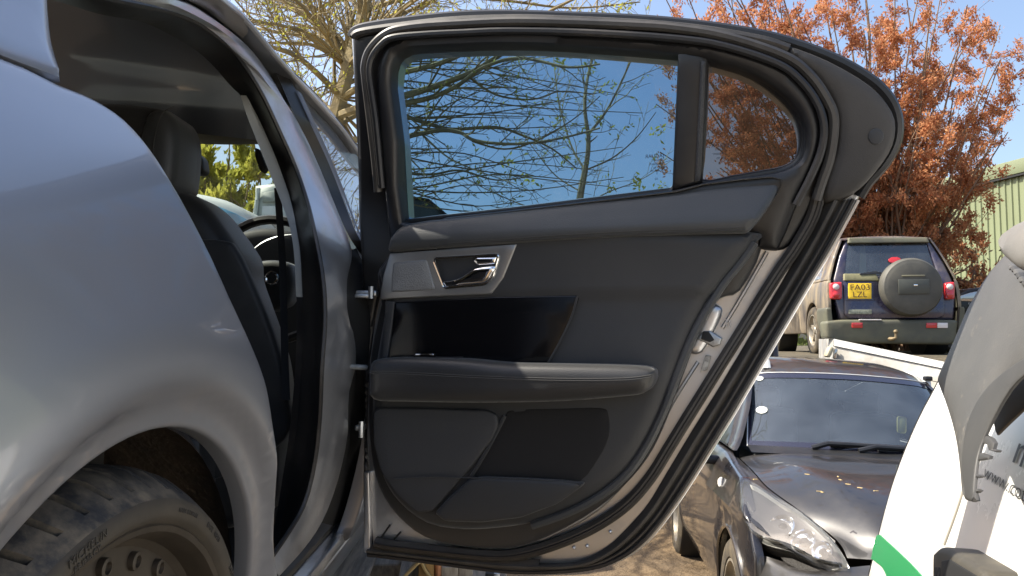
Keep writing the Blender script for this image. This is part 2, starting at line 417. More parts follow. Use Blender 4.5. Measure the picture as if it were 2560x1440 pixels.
def arc_text(word, size, rad, ang, parent, off=.0060):
    mb = MB(); a = ang
    for ch in word:
        if ch == ' ': a += size * .35 / rad; continue
        v_, f_, wd = textv(ch, size, .0004)
        am = a + wd * .5 / rad; d = XF_U * math.cos(am) + XF_F * math.sin(am); tdir = XF_F * math.cos(am) - XF_U * math.sin(am)
        mb.add([wo + d * (rad + p.y) + tdir * (p.x - wd / 2) + AX * (off + p.z) for p in v_], f_); a += (wd + size * .12) / rad
    mb.build('sidewall_lettering', M['tyretext'], parent)
arc_text('MICHELIN', .011, .327, R(-16), wheel); arc_text('PRIMACY', .008, .319, R(-15), wheel)
arc_text('MADE IN SPAIN', .0065, .325, R(18), wheel); arc_text('DOT  4B09', .009, .324, R(33), wheel)
arc_text('245/40 R19', .010, .324, R(52), wheel)
# arch liner
lin = MB(); lin.add(*lathev([(.374, -.025), (.40, -.05), (.415, -.12), (.41, -.34), (.0, -.345)], ao, AX, XF_U, 60)).build('arch_liner', M['liner'], car)
# ---- door aperture: trim, seal, painted pillar, cant rail
n = 70
pA = [(601, 238), (616, 285), (642, 352), (672, 427), (702, 502), (725, 570), (736, 645), (740, 742)]
pA2 = [(616, 238), (650, 304), (680, 371), (702, 427), (725, 495), (740, 562), (751, 634), (757, 742)]
pB = [(-80, -40), (60, -8), (160, 3), (270, 36), (375, 56), (450, 92), (515, 133), (565, 183), (590, 215), (616, 240), (650, 304), (680, 371), (702, 427), (725, 495), (740, 562), (751, 634), (757, 742), (757, 850), (752, 950), (740, 1080), (728, 1160), (712, 1260), (700, 1330), (680, 1440)]
pC = [(20, -60), (140, -30), (270, -5), (400, 22), (480, 52), (555, 105), (600, 155), (650, 235), (695, 330), (735, 420), (765, 510), (785, 600), (800, 680), (807, 760), (806, 830), (799, 918), (793, 1057), (779, 1168), (754, 1262), (716, 1329), (660, 1410)]
pD = [(250, -60), (400, -15), (480, 12), (545, 55), (600, 98), (640, 138), (680, 196), (717, 262), (777, 364), (815, 450), (845, 532), (871, 596), (880, 640), (868, 700), (868, 779), (874, 823), (888, 862), (889, 918), (874, 973), (870, 1029), (870, 1079), (860, 1140), (838, 1223), (804, 1307), (754, 1379), (690, 1445)]
def pl(pts, off, k=5): return [x3(p[0], p[1], off) for p in cat(pts, k, False)]
rA, rA2 = resamp(pl(pA, -.105), n), resamp(pl(pA2, -.09), n)
MB().add(*loftv([rA, [a.lerp(b, .5) + XF_R * .006 for a, b in zip(rA, rA2)], rA2])).build('pillar_trim', M['pillartrim'], car)
rB, rC, rD = resamp(pl(pB, -.115), n), resamp(pl(pC, -.055), n), resamp(pl(pD, -.035), n)
MB().add(*loftv([[b + (b - c) * .02 - XF_R * .012 for b, c in zip(rB, rC)], rB, [a.lerp(b, .3) + XF_R * .008 for a, b in zip(rB, rC)], [a.lerp(b, .7) + XF_R * .012 for a, b in zip(rB, rC)], rC])).build('aperture_seal', M['rubber'], car)
MB().add(*tubev([c + XF_R * .004 for c in rC], .0045, 6)).build('seal_lip', M['rubber'], car)
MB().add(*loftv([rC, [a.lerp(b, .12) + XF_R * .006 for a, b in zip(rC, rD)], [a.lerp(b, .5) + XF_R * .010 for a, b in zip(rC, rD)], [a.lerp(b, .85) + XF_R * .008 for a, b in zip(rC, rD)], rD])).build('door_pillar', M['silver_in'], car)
# cant rail and A pillar outline
pE = [(330, -180), (440, -90), (545, -6), (590, 30), (640, 85), (680, 135), (720, 180), (760, 222), (800, 265), (850, 320), (895, 382), (960, 462)]
pD3 = [(200, -120), (330, -60), (430, -15), (500, 15), (550, 52), (605, 95), (650, 138), (690, 160), (718, 172), (790, 243), (850, 320), (893, 386)]
rE, rD3 = resamp(pl(pE, .0), n), resamp(pl(pD3, -.035), n)
MB().add(*loftv([rD3, [a.lerp(b, .3) + XF_R * .012 for a, b in zip(rD3, rE)], [a.lerp(b, .75) + XF_R * .012 for a, b in zip(rD3, rE)], rE])).build('cant_rail', M['roofpaint'], car)
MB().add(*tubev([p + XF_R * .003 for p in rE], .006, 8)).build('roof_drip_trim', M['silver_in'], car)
MB().add(*tubev([a.lerp(b, .2) + XF_R * .008 for a, b in zip(rD3, rE)][20:], .005, 8)).build('window_trim', M['black'], car)
# front door, seen edge on
pG = [(664, 132), (700, 205), (735, 285), (775, 365), (812, 450), (845, 530), (872, 590), (905, 640)]
pG2 = [(718, 171), (745, 230), (778, 300), (812, 375), (846, 455), (872, 530), (892, 585), (930, 650)]
rG, rG2 = resamp(pl(pG, -.03), 40), resamp(pl(pG2, -.012), 40)
fdoor = MB().add(*loftv([rG, [a.lerp(b, .45) + XF_R * .012 for a, b in zip(rG, rG2)], rG2])).build('front_door', M['black'], car)
MB().add(*loftv([[a.lerp(b, .48) + XF_R * .016 for a, b in zip(rG, rG2)][5:36], [a.lerp(b, .72) + XF_R * .015 for a, b in zip(rG, rG2)][5:36]])).build('window_channel', mat('grey_channel', (.10, .105, .11), .45), fdoor)
gl = [xon(p[0], p[1], -.02) for p in [(716, 168), (745, 230), (778, 300), (812, 375), (846, 455), (872, 530), (892, 585), (925, 640), (980, 640), (975, 500), (895, 392), (850, 326), (790, 249)]]
relief('door_window', gl, xmap, M['front_glass'], fdoor, -.02, 0, .002, 0, grid=.05)
pH = [(880, 640), (868, 700), (868, 779), (874, 823), (888, 862), (889, 918), (874, 973), (870, 1029), (870, 1079), (860, 1140), (838, 1223), (804, 1307)]
rH = resamp(pl(pH, -.036), 40); rH2 = resamp([x3(p[0], p[1], -.0) for p in [(940, 600), (960, 800), (960, 1000), (950, 1200), (930, 1330)]], 40)
MB().add(*loftv([rH, [a.lerp(b, .3) - XF_R * .02 for a, b in zip(rH, rH2)], rH2])).build('door_edge', M['void'], fdoor)
fs0 = 1.10
skin = [(fs0, .27), (fs0, .6), (fs0, .98), (2.05, .96), (2.6, .90), (3.3, .80), (3.6, .7), (3.7, .5), (3.6, .25)] + [(2.909 + .37 * math.cos(a), WH + .37 * math.sin(a)) for a in np.linspace(R(-12), R(192), 40)]
relief('front_side', skin, xmap, M['silver'], car, 0, .03, .006, grid=.06)
# sill
relief('sill', [(.46, .14), (.46, .255), (fs0, .262), (2.5, .262), (2.5, .14)], xmap, M['silver'], car, -.005, .05, .02, grid=.05)
MB().add(*boxv((-.135, 1.0, .27), (.2, 1.2, .03), bev=.01)).build('sill_step', M['silver_in'], car, local=True)
MB().add(*boxv((-.09, 1.0, .291), (.05, 1.16, .02), bev=.008)).build('sill_seal', M['rubberd'], car, local=True)
# roof, headliner, boot, left side: the rest of the shell
def rail(s): 
    return float(np.interp(s, [-.6, -.35, 0, .45, 1.0, 1.4, 1.75, 2.1], [1.18, 1.29, 1.385, 1.43, 1.43, 1.39, 1.27, 1.07]))
rows = []
_re = [XI @ p for p in rE]; print('RE', [tuple(round(c, 2) for c in p) for p in _re[::8]])
for p_ in [V((_re[0].x - .02, -.35, 1.34)), V((_re[0].x, -.1, 1.39))] + [q for q in _re if q.y < 1.55][::5]:
    s = p_.y; h = p_.z - .004; l0 = p_.x; l1 = -1.86 - l0
    rows.append([V((l0 + (l1 - l0) * t, s, h + .035 * (1 - (2 * t - 1) ** 2))) for t in np.linspace(0, 1, 13)])
MB().add(*loftv(rows)).build('roof', M['silver'], car, local=True)
rows = []
for s in np.linspace(-.6, 1.52, 16):
    hh = float(np.interp(s, [-.6, -.3, 0, .6, 1.3, 1.52], [1.14, 1.27, 1.35, 1.375, 1.37, 1.345]))
    rows.append([V((-.26 + (-1.6 + .26) * t, s, hh - (.09 if t < .5 else .30) * (abs(2 * t - 1)) ** 5)) for t in np.linspace(0, 1, 17)])
MB().add(*loftv(rows)).build('headliner', M['headliner'], car, local=True)
mir = lambda l: -1.86 - l
gp = mat('dark_tinted_cabin_glass', (.02, .02, .02), .1)
MB().add(*loftv([[V((-.30 - 1.26 * t, -.36, 1.315)) for t in np.linspace(0, 1, 5)], [V((-.24 - 1.38 * t, -.6, 1.21)) for t in np.linspace(0, 1, 5)], [V((-.16 - 1.54 * t, -.95, 1.01)) for t in np.linspace(0, 1, 5)]])).build('rear_windscreen', M['quarter_glass'], car, local=True)
rows = []
for s, h, dr in [(-.95, 1.005, .13), (-1.15, 1.0, .15), (-1.3, .97, .2), (-1.36, .75, .22), (-1.4, .5, .2), (-1.33, .3, .25)]:
    rows.append([V((-dr - (1.86 - 2 * dr) * t, s - .0 + .12 * (2 * t - 1) ** 4, h - .05 * (2 * t - 1) ** 6)) for t in np.linspace(0, 1, 13)])
MB().add(*loftv(rows)).build('boot', M['silver'], car, local=True)
MB().add(*loftv([[V((mir(xw(s, h)), s, h)) for h in (.25, .45, .65, .85, .97, 1.02)] for s in np.linspace(-1.1, 3.6, 30)])).build('left_side', M['silver'], car, local=True)
MB().add(*loftv([[V((mir(xw(s, h)), s, h)) for h in np.linspace(1.02, max(1.03, rail(s)), 5)] for s in np.linspace(-.6, 2.05, 16)])).build('left_windows', M['quarter_glass'], car, local=True)
for s0, s1, h1 in ((-.5, -.3, 1.33), (.95, 1.08, 1.42)):
    MB().add(*loftv([[V((mir(xw(s, h)) - .004, s, h)) for h in np.linspace(1.0, h1, 5)] for s in (s0, s1)])).build('left_pillar', M['silver'], car, local=True)
MB().add(*boxv((-.93, .9, .27), (1.55, 3.6, .04))).build('cabin_floor', M['floor'], car, local=True)
MB().add(*loftv([[V((-.12, s, h)) for h in (.29, .93)] for s in (-.9, .2)])).build('wheel_arch_trim', M['floor'], car, local=True)
# windscreen, header, visors, mirror, dash, wheel
MB().add(*loftv([[V((-.40 - 1.06 * t, 1.62, 1.30)) for t in np.linspace(0, 1, 5)], [V((-.14 - 1.58 * t, 2.45, .97)) for t in np.linspace(0, 1, 5)]])).build('windscreen', M['clear_glass'], car, local=True)
hd = [P(x, y, 2.22) for x, y in rnd([(440, 292), (640, 292), (650, 352), (440, 350)], 6)]
def slab(name, px, depth, th, m, parent, bev=.01, **k):
    r0 = ray(px[0][0], px[0][1])
    xs = [(P(x, y, depth + th).x, P(x, y, depth).z) for x, y in px]
    return relief(name, xs, lambda u, v, o: V((u, depth - o, v)), m, parent, 0, th, bev, grid=k.pop('grid', .03), **k)
slab('sun_visor', rnd([(300, 293), (640, 288), (655, 352), (560, 353), (300, 345)], 10), 2.22, .03, M['headliner'], car)
slab('header_trim', rnd([(250, 280), (660, 280), (665, 302), (250, 304)], 4), 2.19, .03, M['headliner'], car)
slab('interior_mirror', rnd([(440, 382), (505, 381), (517, 395), (521, 425), (512, 433), (440, 431)], 9), 2.32, .035, M['black'], car, .012, grid=.02)
slab('mirror_stalk', rnd([(468, 345), (487, 345), (490, 384), (478, 384)], 4), 2.33, .02, M['black'], car, .004, grid=.02)
slab('belt_anchor', rnd([(643, 368), (655, 372), (672, 418), (662, 430), (655, 425), (643, 388)], 4), 1.72, .02, M['void'], car, .005, grid=.02)
belt = [P(x, y, d) for x, y, d in ((694, 470, 1.70), (700, 560, 1.72), (706, 650, 1.72), (709, 760, 1.7), (712, 900, 1.66), (716, 1000, 1.62))]
MB().add(*loftv([[p - V((.008, 0, 0)) for p in belt], [p + V((.007, .004, 0)) for p in belt]])).build('seat_belt', M['void'], car)
slab('instrument_cowl', rnd([(560, 640), (600, 590), (650, 572), (700, 567), (760, 578), (800, 700), (800, 950), (560, 950)], 25), 2.62, .12, M['void'], car, .03, grid=.04)
ring = [P(640 + 95 + 120 * math.cos(a), 670 - 82 * math.sin(a), 2.585) for a in np.linspace(R(20), R(160), 24)]
MB().add(*tubev(ring, .004, 6)).build('cowl_trim', M['alu'], car)
slab('dashboard', rnd([(150, 600), (590, 585), (840, 590), (840, 1000), (150, 1000)], 20), 2.72, .15, M['void'], car, .03, grid=.1)
sw = MB(); wc = P(682, 700, 2.36)
pts = [wc + V((.185 * math.cos(a), -.02 * math.sin(a), .185 * math.sin(a))) for a in np.linspace(0, 2 * math.pi, 40)]
sw.add(*tubev(pts, .015, 8, False)); sw_o = sw.build('steering_wheel', M['leather_b'], car)
slab('wheel_hub', rnd([(630, 655), (690, 648), (738, 655), (748, 700), (735, 760), (690, 780), (640, 765), (622, 700)], 16), 2.36, .05, M['card'], sw_o, .02, grid=.02)
bc = P(680, 695, 2.335)
MB().add(*lathev([(.0, .0), (.014, 0), (.0145, .003), (.018, .004), (.0215, .002), (.022, -.004)], bc, (0, -1, 0), (0, 0, 1), 28)).build('wheel_badge', M['chrome'], sw_o)
MB().add(*lathev([(.0, .0035), (.0135, .0032), (.0135, 0)], bc, (0, -1, 0), (0, 0, 1), 20)).build('badge_face', M['card'], sw_o)
# bonnet as far as it shows through the windscreen
MB().add(*loftv([[V((-.1 - 1.66 * t, s, h + .05 * (1 - (2 * t - 1) ** 2))) for t in np.linspace(0, 1, 9)] for s, h in ((2.3, .985), (2.7, .96), (3.2, .90), (3.6, .80), (3.72, .6), (3.7, .3))])).build('bonnet', M['silver'], car, local=True)
# seats
seat = slab('front_seat', cat([(300, 470), (400, 455), (470, 460), (520, 478), (562, 515), (595, 560), (625, 605), (641, 640), (645, 690), (662, 745), (690, 830), (712, 910), (722, 1000), (725, 1130), (690, 1300), (450, 1330), (300, 1100), (270, 750), (270, 550)], 5), 1.72, .13, M['leather_b'], car, .05, grid=.03)
slab('seat_back_pocket', cat([(330, 640), (440, 600), (560, 600), (595, 625), (640, 720), (690, 850), (715, 960), (712, 1100), (500, 1200), (330, 1000)], 5), 1.712, .012, M['card'], seat, .012, grid=.03)
hr = slab('headrest', cat([(235, 300), (240, 262), (285, 247), (350, 247), (415, 255), (458, 268), (478, 300), (485, 345), (480, 420), (471, 462), (440, 480), (330, 480), (240, 470), (228, 380)], 5), 1.665, .10, M['leather_b'], car, .045, grid=.015)
slab('headrest_side', cat([(398, 300), (412, 275), (440, 266), (466, 285), (480, 330), (478, 400), (467, 455), (440, 470), (400, 455), (382, 400), (386, 345)], 5), 1.655, .09, M['leather'], hr, .03, grid=.015)
MB().add(*tubev([P(x, y, 1.652) for x, y in cat([(434, 266), (404, 285), (388, 335), (382, 400), (398, 460)], 4, False)], .0012, 5)).build('headrest_seam', M['thread'], hr)
MB().add(*boxv((-.92, .05, .48), (1.3, .5, .3), bev=.06)).build('rear_seat', M['leather_b'], car, local=True)
MB().add(*boxv((-.92, -.22, .80), (1.3, .16, .55), Matrix.Rotation(R(-18), 3, 'X'), .05)).build('rear_seat_back', M['leather_b'], car, local=True)
MB().add(*boxv((-.56, 1.2, .42), (.5, .52, .2), bev=.05)).build('seat_cushion', M['leather_b'], car, local=True)
# hinges and check strap
def hinge(pts, off, r):
    mb = MB(); mb.add(*tubev([x3(x, y, off) for x, y in pts], r, 8)); return mb
hp = P(918, 734, 1.66)
MB().add(*boxv(hp, (.045, .03, .012), bev=.003)).add(*boxv(hp + V((-.008, -.004, -.006)), (.03, .035, .008), bev=.002)).add(*tubev([hp + V((.012, -.02, -.012)), hp + V((.012, -.02, .014))], .006, 8)).build('door_hinge', M['steel'], car)
hp = P(902, 1068, 1.67)
MB().add(*boxv(hp, (.02, .03, .012), bev=.003)).add(*tubev([hp + V((.004, -.015, -.02)), hp + V((.004, -.015, .014))], .006, 8)).build('door_hinge', M['steel'], car)
MB().add(*tubev([P(826, 912, 1.555), P(868, 916, 1.56), P(915, 919, 1.60)], .0055, 8)).build('check_strap', M['steel'], car)
MB().add(*lathev([(.0, .012), (.010, .010), (.012, .0), (.009, -.004), (.013, -.012)], P(828, 911, 1.55), (-.4, -1, 0), (0, 0, 1), 14)).add(*tubev([P(828, 911, 1.55), P(850, 914, 1.557)], [.011, .006], 8)).build('check_strap_boot', M['rubber'], car)
# ---------------------------------------------------------------- the open rear door
DA = R(74); DH = P(905, 1388, 1.72)
DD = V((math.sin(DA), -math.cos(DA), 0)); DN = V((-math.cos(DA), -math.sin(DA), 0)); DZ = V((0, 0, 1))
_g = interp([(-.3, 0), (0, 0), (.3, .012), (.55, .015), (.65, .035), (.8, .075), (1.0, .125), (1.3, .215)])
def dmap(u, v, off): return DH + DD * u + DZ * v + DN * (_g(v) + off)
def dn(px, py, off=0.):
    def fn(p):
        q = p - DH; return q.dot(DN) - _g(q.z) - off
    q = on(px, py, fn, .8, 3., 60) - DH; return q.dot(DD), q.z
def d3(px, py, off=0.): return dmap(*dn(px, py, off), off)
def dpl(pts, off, k=5): return [d3(p[0], p[1], off) for p in cat(pts, k, False)]
def dpoly(pts, off=0.): return [dn(p[0], p[1], off) for p in pts]
OUT = [(875, 95), (880, 80), (900, 70), (1000, 53), (1130, 39), (1250, 35), (1400, 39), (1600, 48), (1750, 62), (1900, 85), (2000, 112), (2100, 152), (2180, 200), (2222, 243), (2243, 285), (2246, 330), (2236, 370), (2210, 412), (2172, 455), (2150, 490), (2120, 550), (2080, 620), (2030, 700), (1980, 785), (1930, 870), (1880, 955), (1830, 1040), (1780, 1120), (1730, 1200), (1690, 1262), (1650, 1318), (1608, 1365), (1560, 1398), (1500, 1420), (1400, 1433), (1300, 1434), (1230, 1428), (1100, 1411), (1000, 1397), (930, 1389), (910, 1384), (904, 1250), (907, 1000), (903, 800), (898, 600), (893, 560), (891, 400), (884, 250)]
WIN = rnd([(978, 200), (985, 140), (1006, 127), (1035, 121), (1193, 113), (1318, 112), (1485, 121), (1697, 138), (1681, 466), (1464, 493), (1277, 516), (1114, 534), (1008, 547), (997, 346)], 12)
QWIN = cat([(1772, 157), (1800, 160), (1850, 175), (1900, 201), (1950, 241), (1985, 283), (1998, 325), (1998, 362), (1986, 395), (1955, 413), (1900, 424), (1830, 436), (1757, 446), (1760, 380), (1766, 280), (1770, 200)], 3)
outp = dpoly(cat(OUT, 2), 0.)
hole1, hole2 = dpoly(WIN, 0), dpoly(QWIN, 0)
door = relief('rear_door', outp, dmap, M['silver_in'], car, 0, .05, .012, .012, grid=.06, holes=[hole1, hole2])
def pan(name, px, off, m, th=.02, bev=.008, bh=None, grid=.03, parent=None, **k):
    return relief(name, dpoly(px, off), dmap, m, parent or door, off, th, bev, bh, grid, **k)
# outer skin behind the steel shell
relief('outer_skin', dpoly([(x - (5 if x > 1500 else -5), y + (2 if y > 1300 else 5)) for x, y in cat(OUT, 2)], -.055), dmap, M['silver'], door, -.055, .012, .006, grid=.08, holes=[dpoly(WIN, -.055), dpoly(QWIN, -.055)])
# black window frame
FR = [(878, 100), (884, 84), (905, 74), (1000, 57), (1130, 43), (1250, 39), (1400, 43), (1600, 52), (1750, 66), (1900, 89), (1985, 112), (2030, 150), (2075, 225), (2090, 300), (2082, 390), (2058, 455), (2030, 520), (1990, 590), (1960, 622), (1900, 618), (1700, 560), (1300, 610), (1000, 660), (940, 760), (915, 900), (907, 900), (905, 760), (900, 600), (896, 560), (894, 400), (887, 250)]
pan('window_frame', cat(FR, 2), .012, M['black'], .02, .010, holes=[dpoly(WIN, .012), dpoly(QWIN, .012)])
# raised inner frame round the glass
INF = [(936, 200), (950, 130), (985, 98), (1060, 88), (1160, 84), (1277, 80), (1480, 85), (1697, 99), (1815, 117), (1944, 160), (2003, 205), (2040, 262), (2056, 320), (2048, 379), (2024, 443), (1992, 515), (1968, 575), (1948, 616), (1938, 622), (1905, 618), (1894, 612), (1872, 585), (1600, 565), (1280, 580), (1010, 640), (975, 620), (960, 520), (945, 350)]
IWIN = cat([(972, 205), (980, 142), (1004, 122), (1035, 115), (1193, 107), (1318, 106), (1485, 115), (1700, 132), (1800, 152), (1860, 170), (1915, 198), (1968, 240), (2000, 283), (2012, 325), (2010, 370), (1996, 402), (1960, 422), (1900, 434), (1757, 452), (1681, 472), (1464, 499), (1277, 522), (1114, 540), (1004, 553), (990, 346)], 2)
pan('frame_trim', cat(INF, 3), .035, M['black'], .03, .022, .014, grid=.02, holes=[dpoly(IWIN, .035)])
# glass and division bar
gl_ = pan('window_glass', [(965, 200), (975, 120), (1030, 105), (1200, 100), (1485, 108), (1710, 128), (1695, 475), (1464, 505), (1114, 550), (1000, 560), (980, 346)], -.012, M['door_glass'], 0, .002, 0, grid=.1)
qg = pan('quarter_glass', [(1762, 145), (1800, 148), (1860, 165), (1960, 230), (2006, 290), (2010, 365), (1992, 405), (1955, 425), (1830, 448), (1748, 456)], -.012, M['quarter_glass'], 0, .002, 0, grid=.1)
pan('division_bar', [(1695, 128), (1768, 142), (1755, 455), (1680, 475)], .028, M['black'], .03, .006)
pan('division_rib', [(1752, 150), (1763, 152), (1749, 449), (1737, 452)], .036, M['card'], .02, .004, grid=.02)
# etched marks, seen mirrored from inside
def etch(lines, parent):
    mb = MB()
    for body, px, py, hpx in lines:
        v_, f_, wd = textv(body, 1, .0)
        a = d3(px, py, -.009); sc_ = hpx / FPX * 1.55 * 1.38
        u0, v0 = dn(px, py, -.009)
        mb.add([dmap(u0 - p.x * sc_, v0 + p.y * sc_, -.009) for p in v_], f_)
    return mb.build('etched_marking', M['print'], parent, smooth=0)
etch([('JAGUAR', 1660, 393, 9), ('SEKURIT', 1656, 402, 5), ('43R-00097', 1658, 412, 5), ('AS2 M130', 1664, 420, 5), ('TRANSP 70%', 1658, 428, 4), ('I', 1644, 436, 8), ('10', 1646, 450, 6)], gl_)
etch([('JAGUAR', 1823, 366, 8), ('SEKURIT', 1815, 375, 5), ('43R-00097', 1815, 386, 5), ('AS3 M5', 1815, 397, 5), ('II', 1800, 411, 6)], qg)
# seals
def seal(name, pts, off, r, m=None, sides=8, k=5): return MB().add(*tubev(dpl(pts, off, k), r, sides)).build(name, m or M['rubber'], door)
seal('frame_seal', [(945, 480), (938, 400), (926, 300), (914, 200), (912, 165), (921, 132), (942, 104), (966, 85), (995, 74), (1060, 65), (1160, 59), (1277, 54), (1400, 56), (1600, 64), (1697, 72), (1815, 92), (1960, 140), (2025, 188), (2068, 250), (2085, 301), (2076, 387), (2054, 456), (2040, 500)], .03, .009, M['rubberd'])
seal('frame_seal', [(955, 470), (947, 380), (938, 292), (926, 210), (923, 173), (931, 141), (955, 110), (983, 94), (1060, 86), (1160, 81), (1277, 77), (1480, 82), (1697, 97), (1815, 116), (1944, 159), (2003, 203), (2043, 258), (2060, 318), (2052, 379), (2026, 443), (1990, 512)], .038, .007)
seal('roof_seal', [(884, 92), (905, 80), (1000, 66), (1130, 52), (1277, 47), (1400, 50), (1600, 60), (1750, 74), (1900, 100), (1972, 122)], .016, .009, M['rubberd'])
seal('edge_trim', [(878, 92), (900, 72), (1000, 55), (1130, 41), (1250, 37), (1400, 41), (1600, 50), (1750, 64), (1900, 87), (2000, 114), (2100, 154), (2180, 202), (2222, 245), (2241, 287), (2244, 330), (2234, 370), (2209, 412), (2171, 455), (2148, 492)], .002, .010, M['black'])
# cover plate at the rear tip
TIP = [(1976, 114), (2000, 118), (2070, 146), (2150, 190), (2200, 230), (2233, 275), (2242, 315), (2234, 360), (2212, 400), (2172, 450), (2140, 478), (2110, 494), (2090, 499), (2058, 499), (2062, 450), (2085, 380), (2093, 310), (2081, 250), (2040, 190), (1974, 140)]
tip = pan('tip_cover', cat(TIP, 2), .030, M['black'], .03, .022, .012, grid=.02)
tip.data.materials[0] = mat('dark_grained_cover', (.030, .028, .026), .5, bump=.35, bscale=500, bdist=.001, dust=(.055, .05, .045), dscale=5, dlo=.4, dhi=.9)
c0 = dn(2190, 341, .032)
relief('cover_button', [(c0[0] + .0125 * math.cos(a), c0[1] + .0135 * math.sin(a)) for a in np.linspace(0, 2 * math.pi, 24)[:-1]], dmap, M['card'], tip, .0325, .004, .002, grid=.01)
# rear flange: sheets and rubber from the steel shell out to the edge
O1 = [(2062, 505), (2020, 590), (1955, 705), (1880, 830), (1800, 965), (1725, 1085), (1665, 1185), (1618, 1262), (1563, 1325), (1510, 1372), (1440, 1404), (1335, 1406), (1200, 1398), (1000, 1376), (925, 1368)]
OE = [(2145, 500), (2080, 620), (2030, 702), (1980, 787), (1930, 872), (1880, 957), (1830, 1042), (1780, 1122), (1730, 1202), (1690, 1262), (1650, 1316), (1608, 1362), (1560, 1394), (1500, 1416), (1400, 1428), (1300, 1430), (1230, 1424), (1100, 1407), (1000, 1394), (925, 1386)]
a1, a2 = resamp(dpl(O1, .004), 90), resamp(dpl(OE, .0), 90)
MB().add(*loftv([a1, [p.lerp(q, .25) + DN * .014 for p, q in zip(a1, a2)], [p.lerp(q, .5) + DN * .003 for p, q in zip(a1, a2)], [p.lerp(q, .8) + DN * .010 for p, q in zip(a1, a2)], a2])).build('door_flange', M['rubberd'], door)
for off, r_, fr, m_ in ((.014, .0045, .3, 'rubberd'), (.010, .003, .62, 'rubberd'), (.012, .0045, .84, 'rubber')):
    MB().add(*tubev([p.lerp(q, fr) + DN * off for p, q in zip(a1, a2)], r_, 7)).build('flange_seal', M[m_], door)
MB().add(*tubev([q + DN * .002 for q in a2], .0035, 6)).build('skin_hem', M['silver_in'], door)
S2 = [(2050, 470), (2030, 545), (1985, 625), (1952, 672), (1907, 742), (1862, 815), (1815, 890), (1762, 975), (1712, 1055), (1672, 1120), (1632, 1185), (1588, 1240), (1540, 1282), (1475, 1322), (1400, 1355), (1320, 1380), (1250, 1390), (1150, 1383), (1050, 1372), (970, 1362), (940, 1355)]
b1 = resamp(dpl(S2, .012), 90)
MB().add(*tubev(b1, .0125, 8)).build('main_seal', M['rubberd'], door)
MB().add(*tubev([p + DN * .010 + DD * .004 for p in b1], .0045, 6)).build('seal_rib', M['rubber'], door)
# silver shut face with latch
LATCH = [(1795, 735), (1770, 765), (1735, 830), (1722, 868), (1722, 885), (1735, 888), (1760, 880), (1790, 820), (1815, 775), (1808, 752)]
la = pan('latch_recess', cat([(1768, 762), (1800, 765), (1804, 790), (1765, 868), (1742, 886), (1722, 880), (1720, 862), (1742, 815)], 3), .020, M['silver_in'], .012, .010, grid=.012)
pan('latch', rnd([(1755, 830), (1775, 826), (1806, 846), (1800, 862), (1782, 868), (1762, 856), (1741, 848)], 3), .024, M['steel'], .012, .003, grid=.01, parent=la)
pan('latch_slot', rnd([(1757, 828), (1772, 828), (1786, 850), (1774, 856), (1752, 848)], 3), .0265, M['void'], .004, .001, grid=.01, parent=la)
pan('shut_face_marking', rnd([(1764, 888), (1778, 890), (1768, 925), (1750, 932)], 1), .0145, mat('scratched_marking', (.5, .48, .42), .6, col2=(.2, .19, .17), nscale=120), .003, .001, grid=.01)
for x, y in ((1812, 800), (1820, 802)):
    c_ = dn(x, y + 8, .014); MB().add(*tubev([dmap(c_[0] + .004 * math.sin(a), c_[1] + .008 * math.cos(a), .014) for a in np.linspace(.3, 2.6, 8)], .0012, 5)).build('pressed_mark', M['silver_in'], door)
for x, y in ((1525, 1330), (1467, 1366), (1434, 1370)):
    c_ = dn(x, y, .004); MB().add(*lathev([(.0, .003), (.003, .002), (.004, -.002)], dmap(*c_, .004), DN, DZ, 10)).build('drain_plug', M['silver_in'], door)
for x, y, x1, y1 in ((952, 1345, 975, 1312), (985, 1348, 1002, 1330)):
    MB().add(*tubev([d3(x, y, .004), d3(x1, y1, .004)], .002, 5)).build('pressed_mark', M['black'], door)
# lower dirty steel rail along the bottom edge
rl = resamp(dpl([(930, 1362), (1000, 1368), (1100, 1380), (1250, 1395), (1350, 1398)], .01), 24); rl2 = resamp(dpl([(928, 1384), (1000, 1393), (1100, 1406), (1250, 1424), (1350, 1428)], .004), 24)
MB().add(*loftv([rl, [p.lerp(q, .5) + DN * .012 for p, q in zip(rl, rl2)], rl2])).build('bottom_rail', mat('grimy_black_rubber', (.02, .018, .015), .6, dust=(.09, .07, .05), dscale=8, dlo=.4, dhi=.8), door)
# black front edge of the door
pan('hinge_edge', [(880, 100), (898, 110), (930, 300), (955, 560), (968, 640), (940, 760), (922, 900), (915, 1100), (925, 1240), (930, 1370), (912, 1384), (907, 1250), (909, 1000), (905, 800), (899, 600), (893, 400), (885, 250)], .006, M['rubber'], .06, .006, grid=.03)
pan('hinge_edge_steel', rnd([(907, 1180), (922, 1180), (926, 1386), (909, 1382)], 3), .012, M['silver_in'], .02, .004, grid=.02)
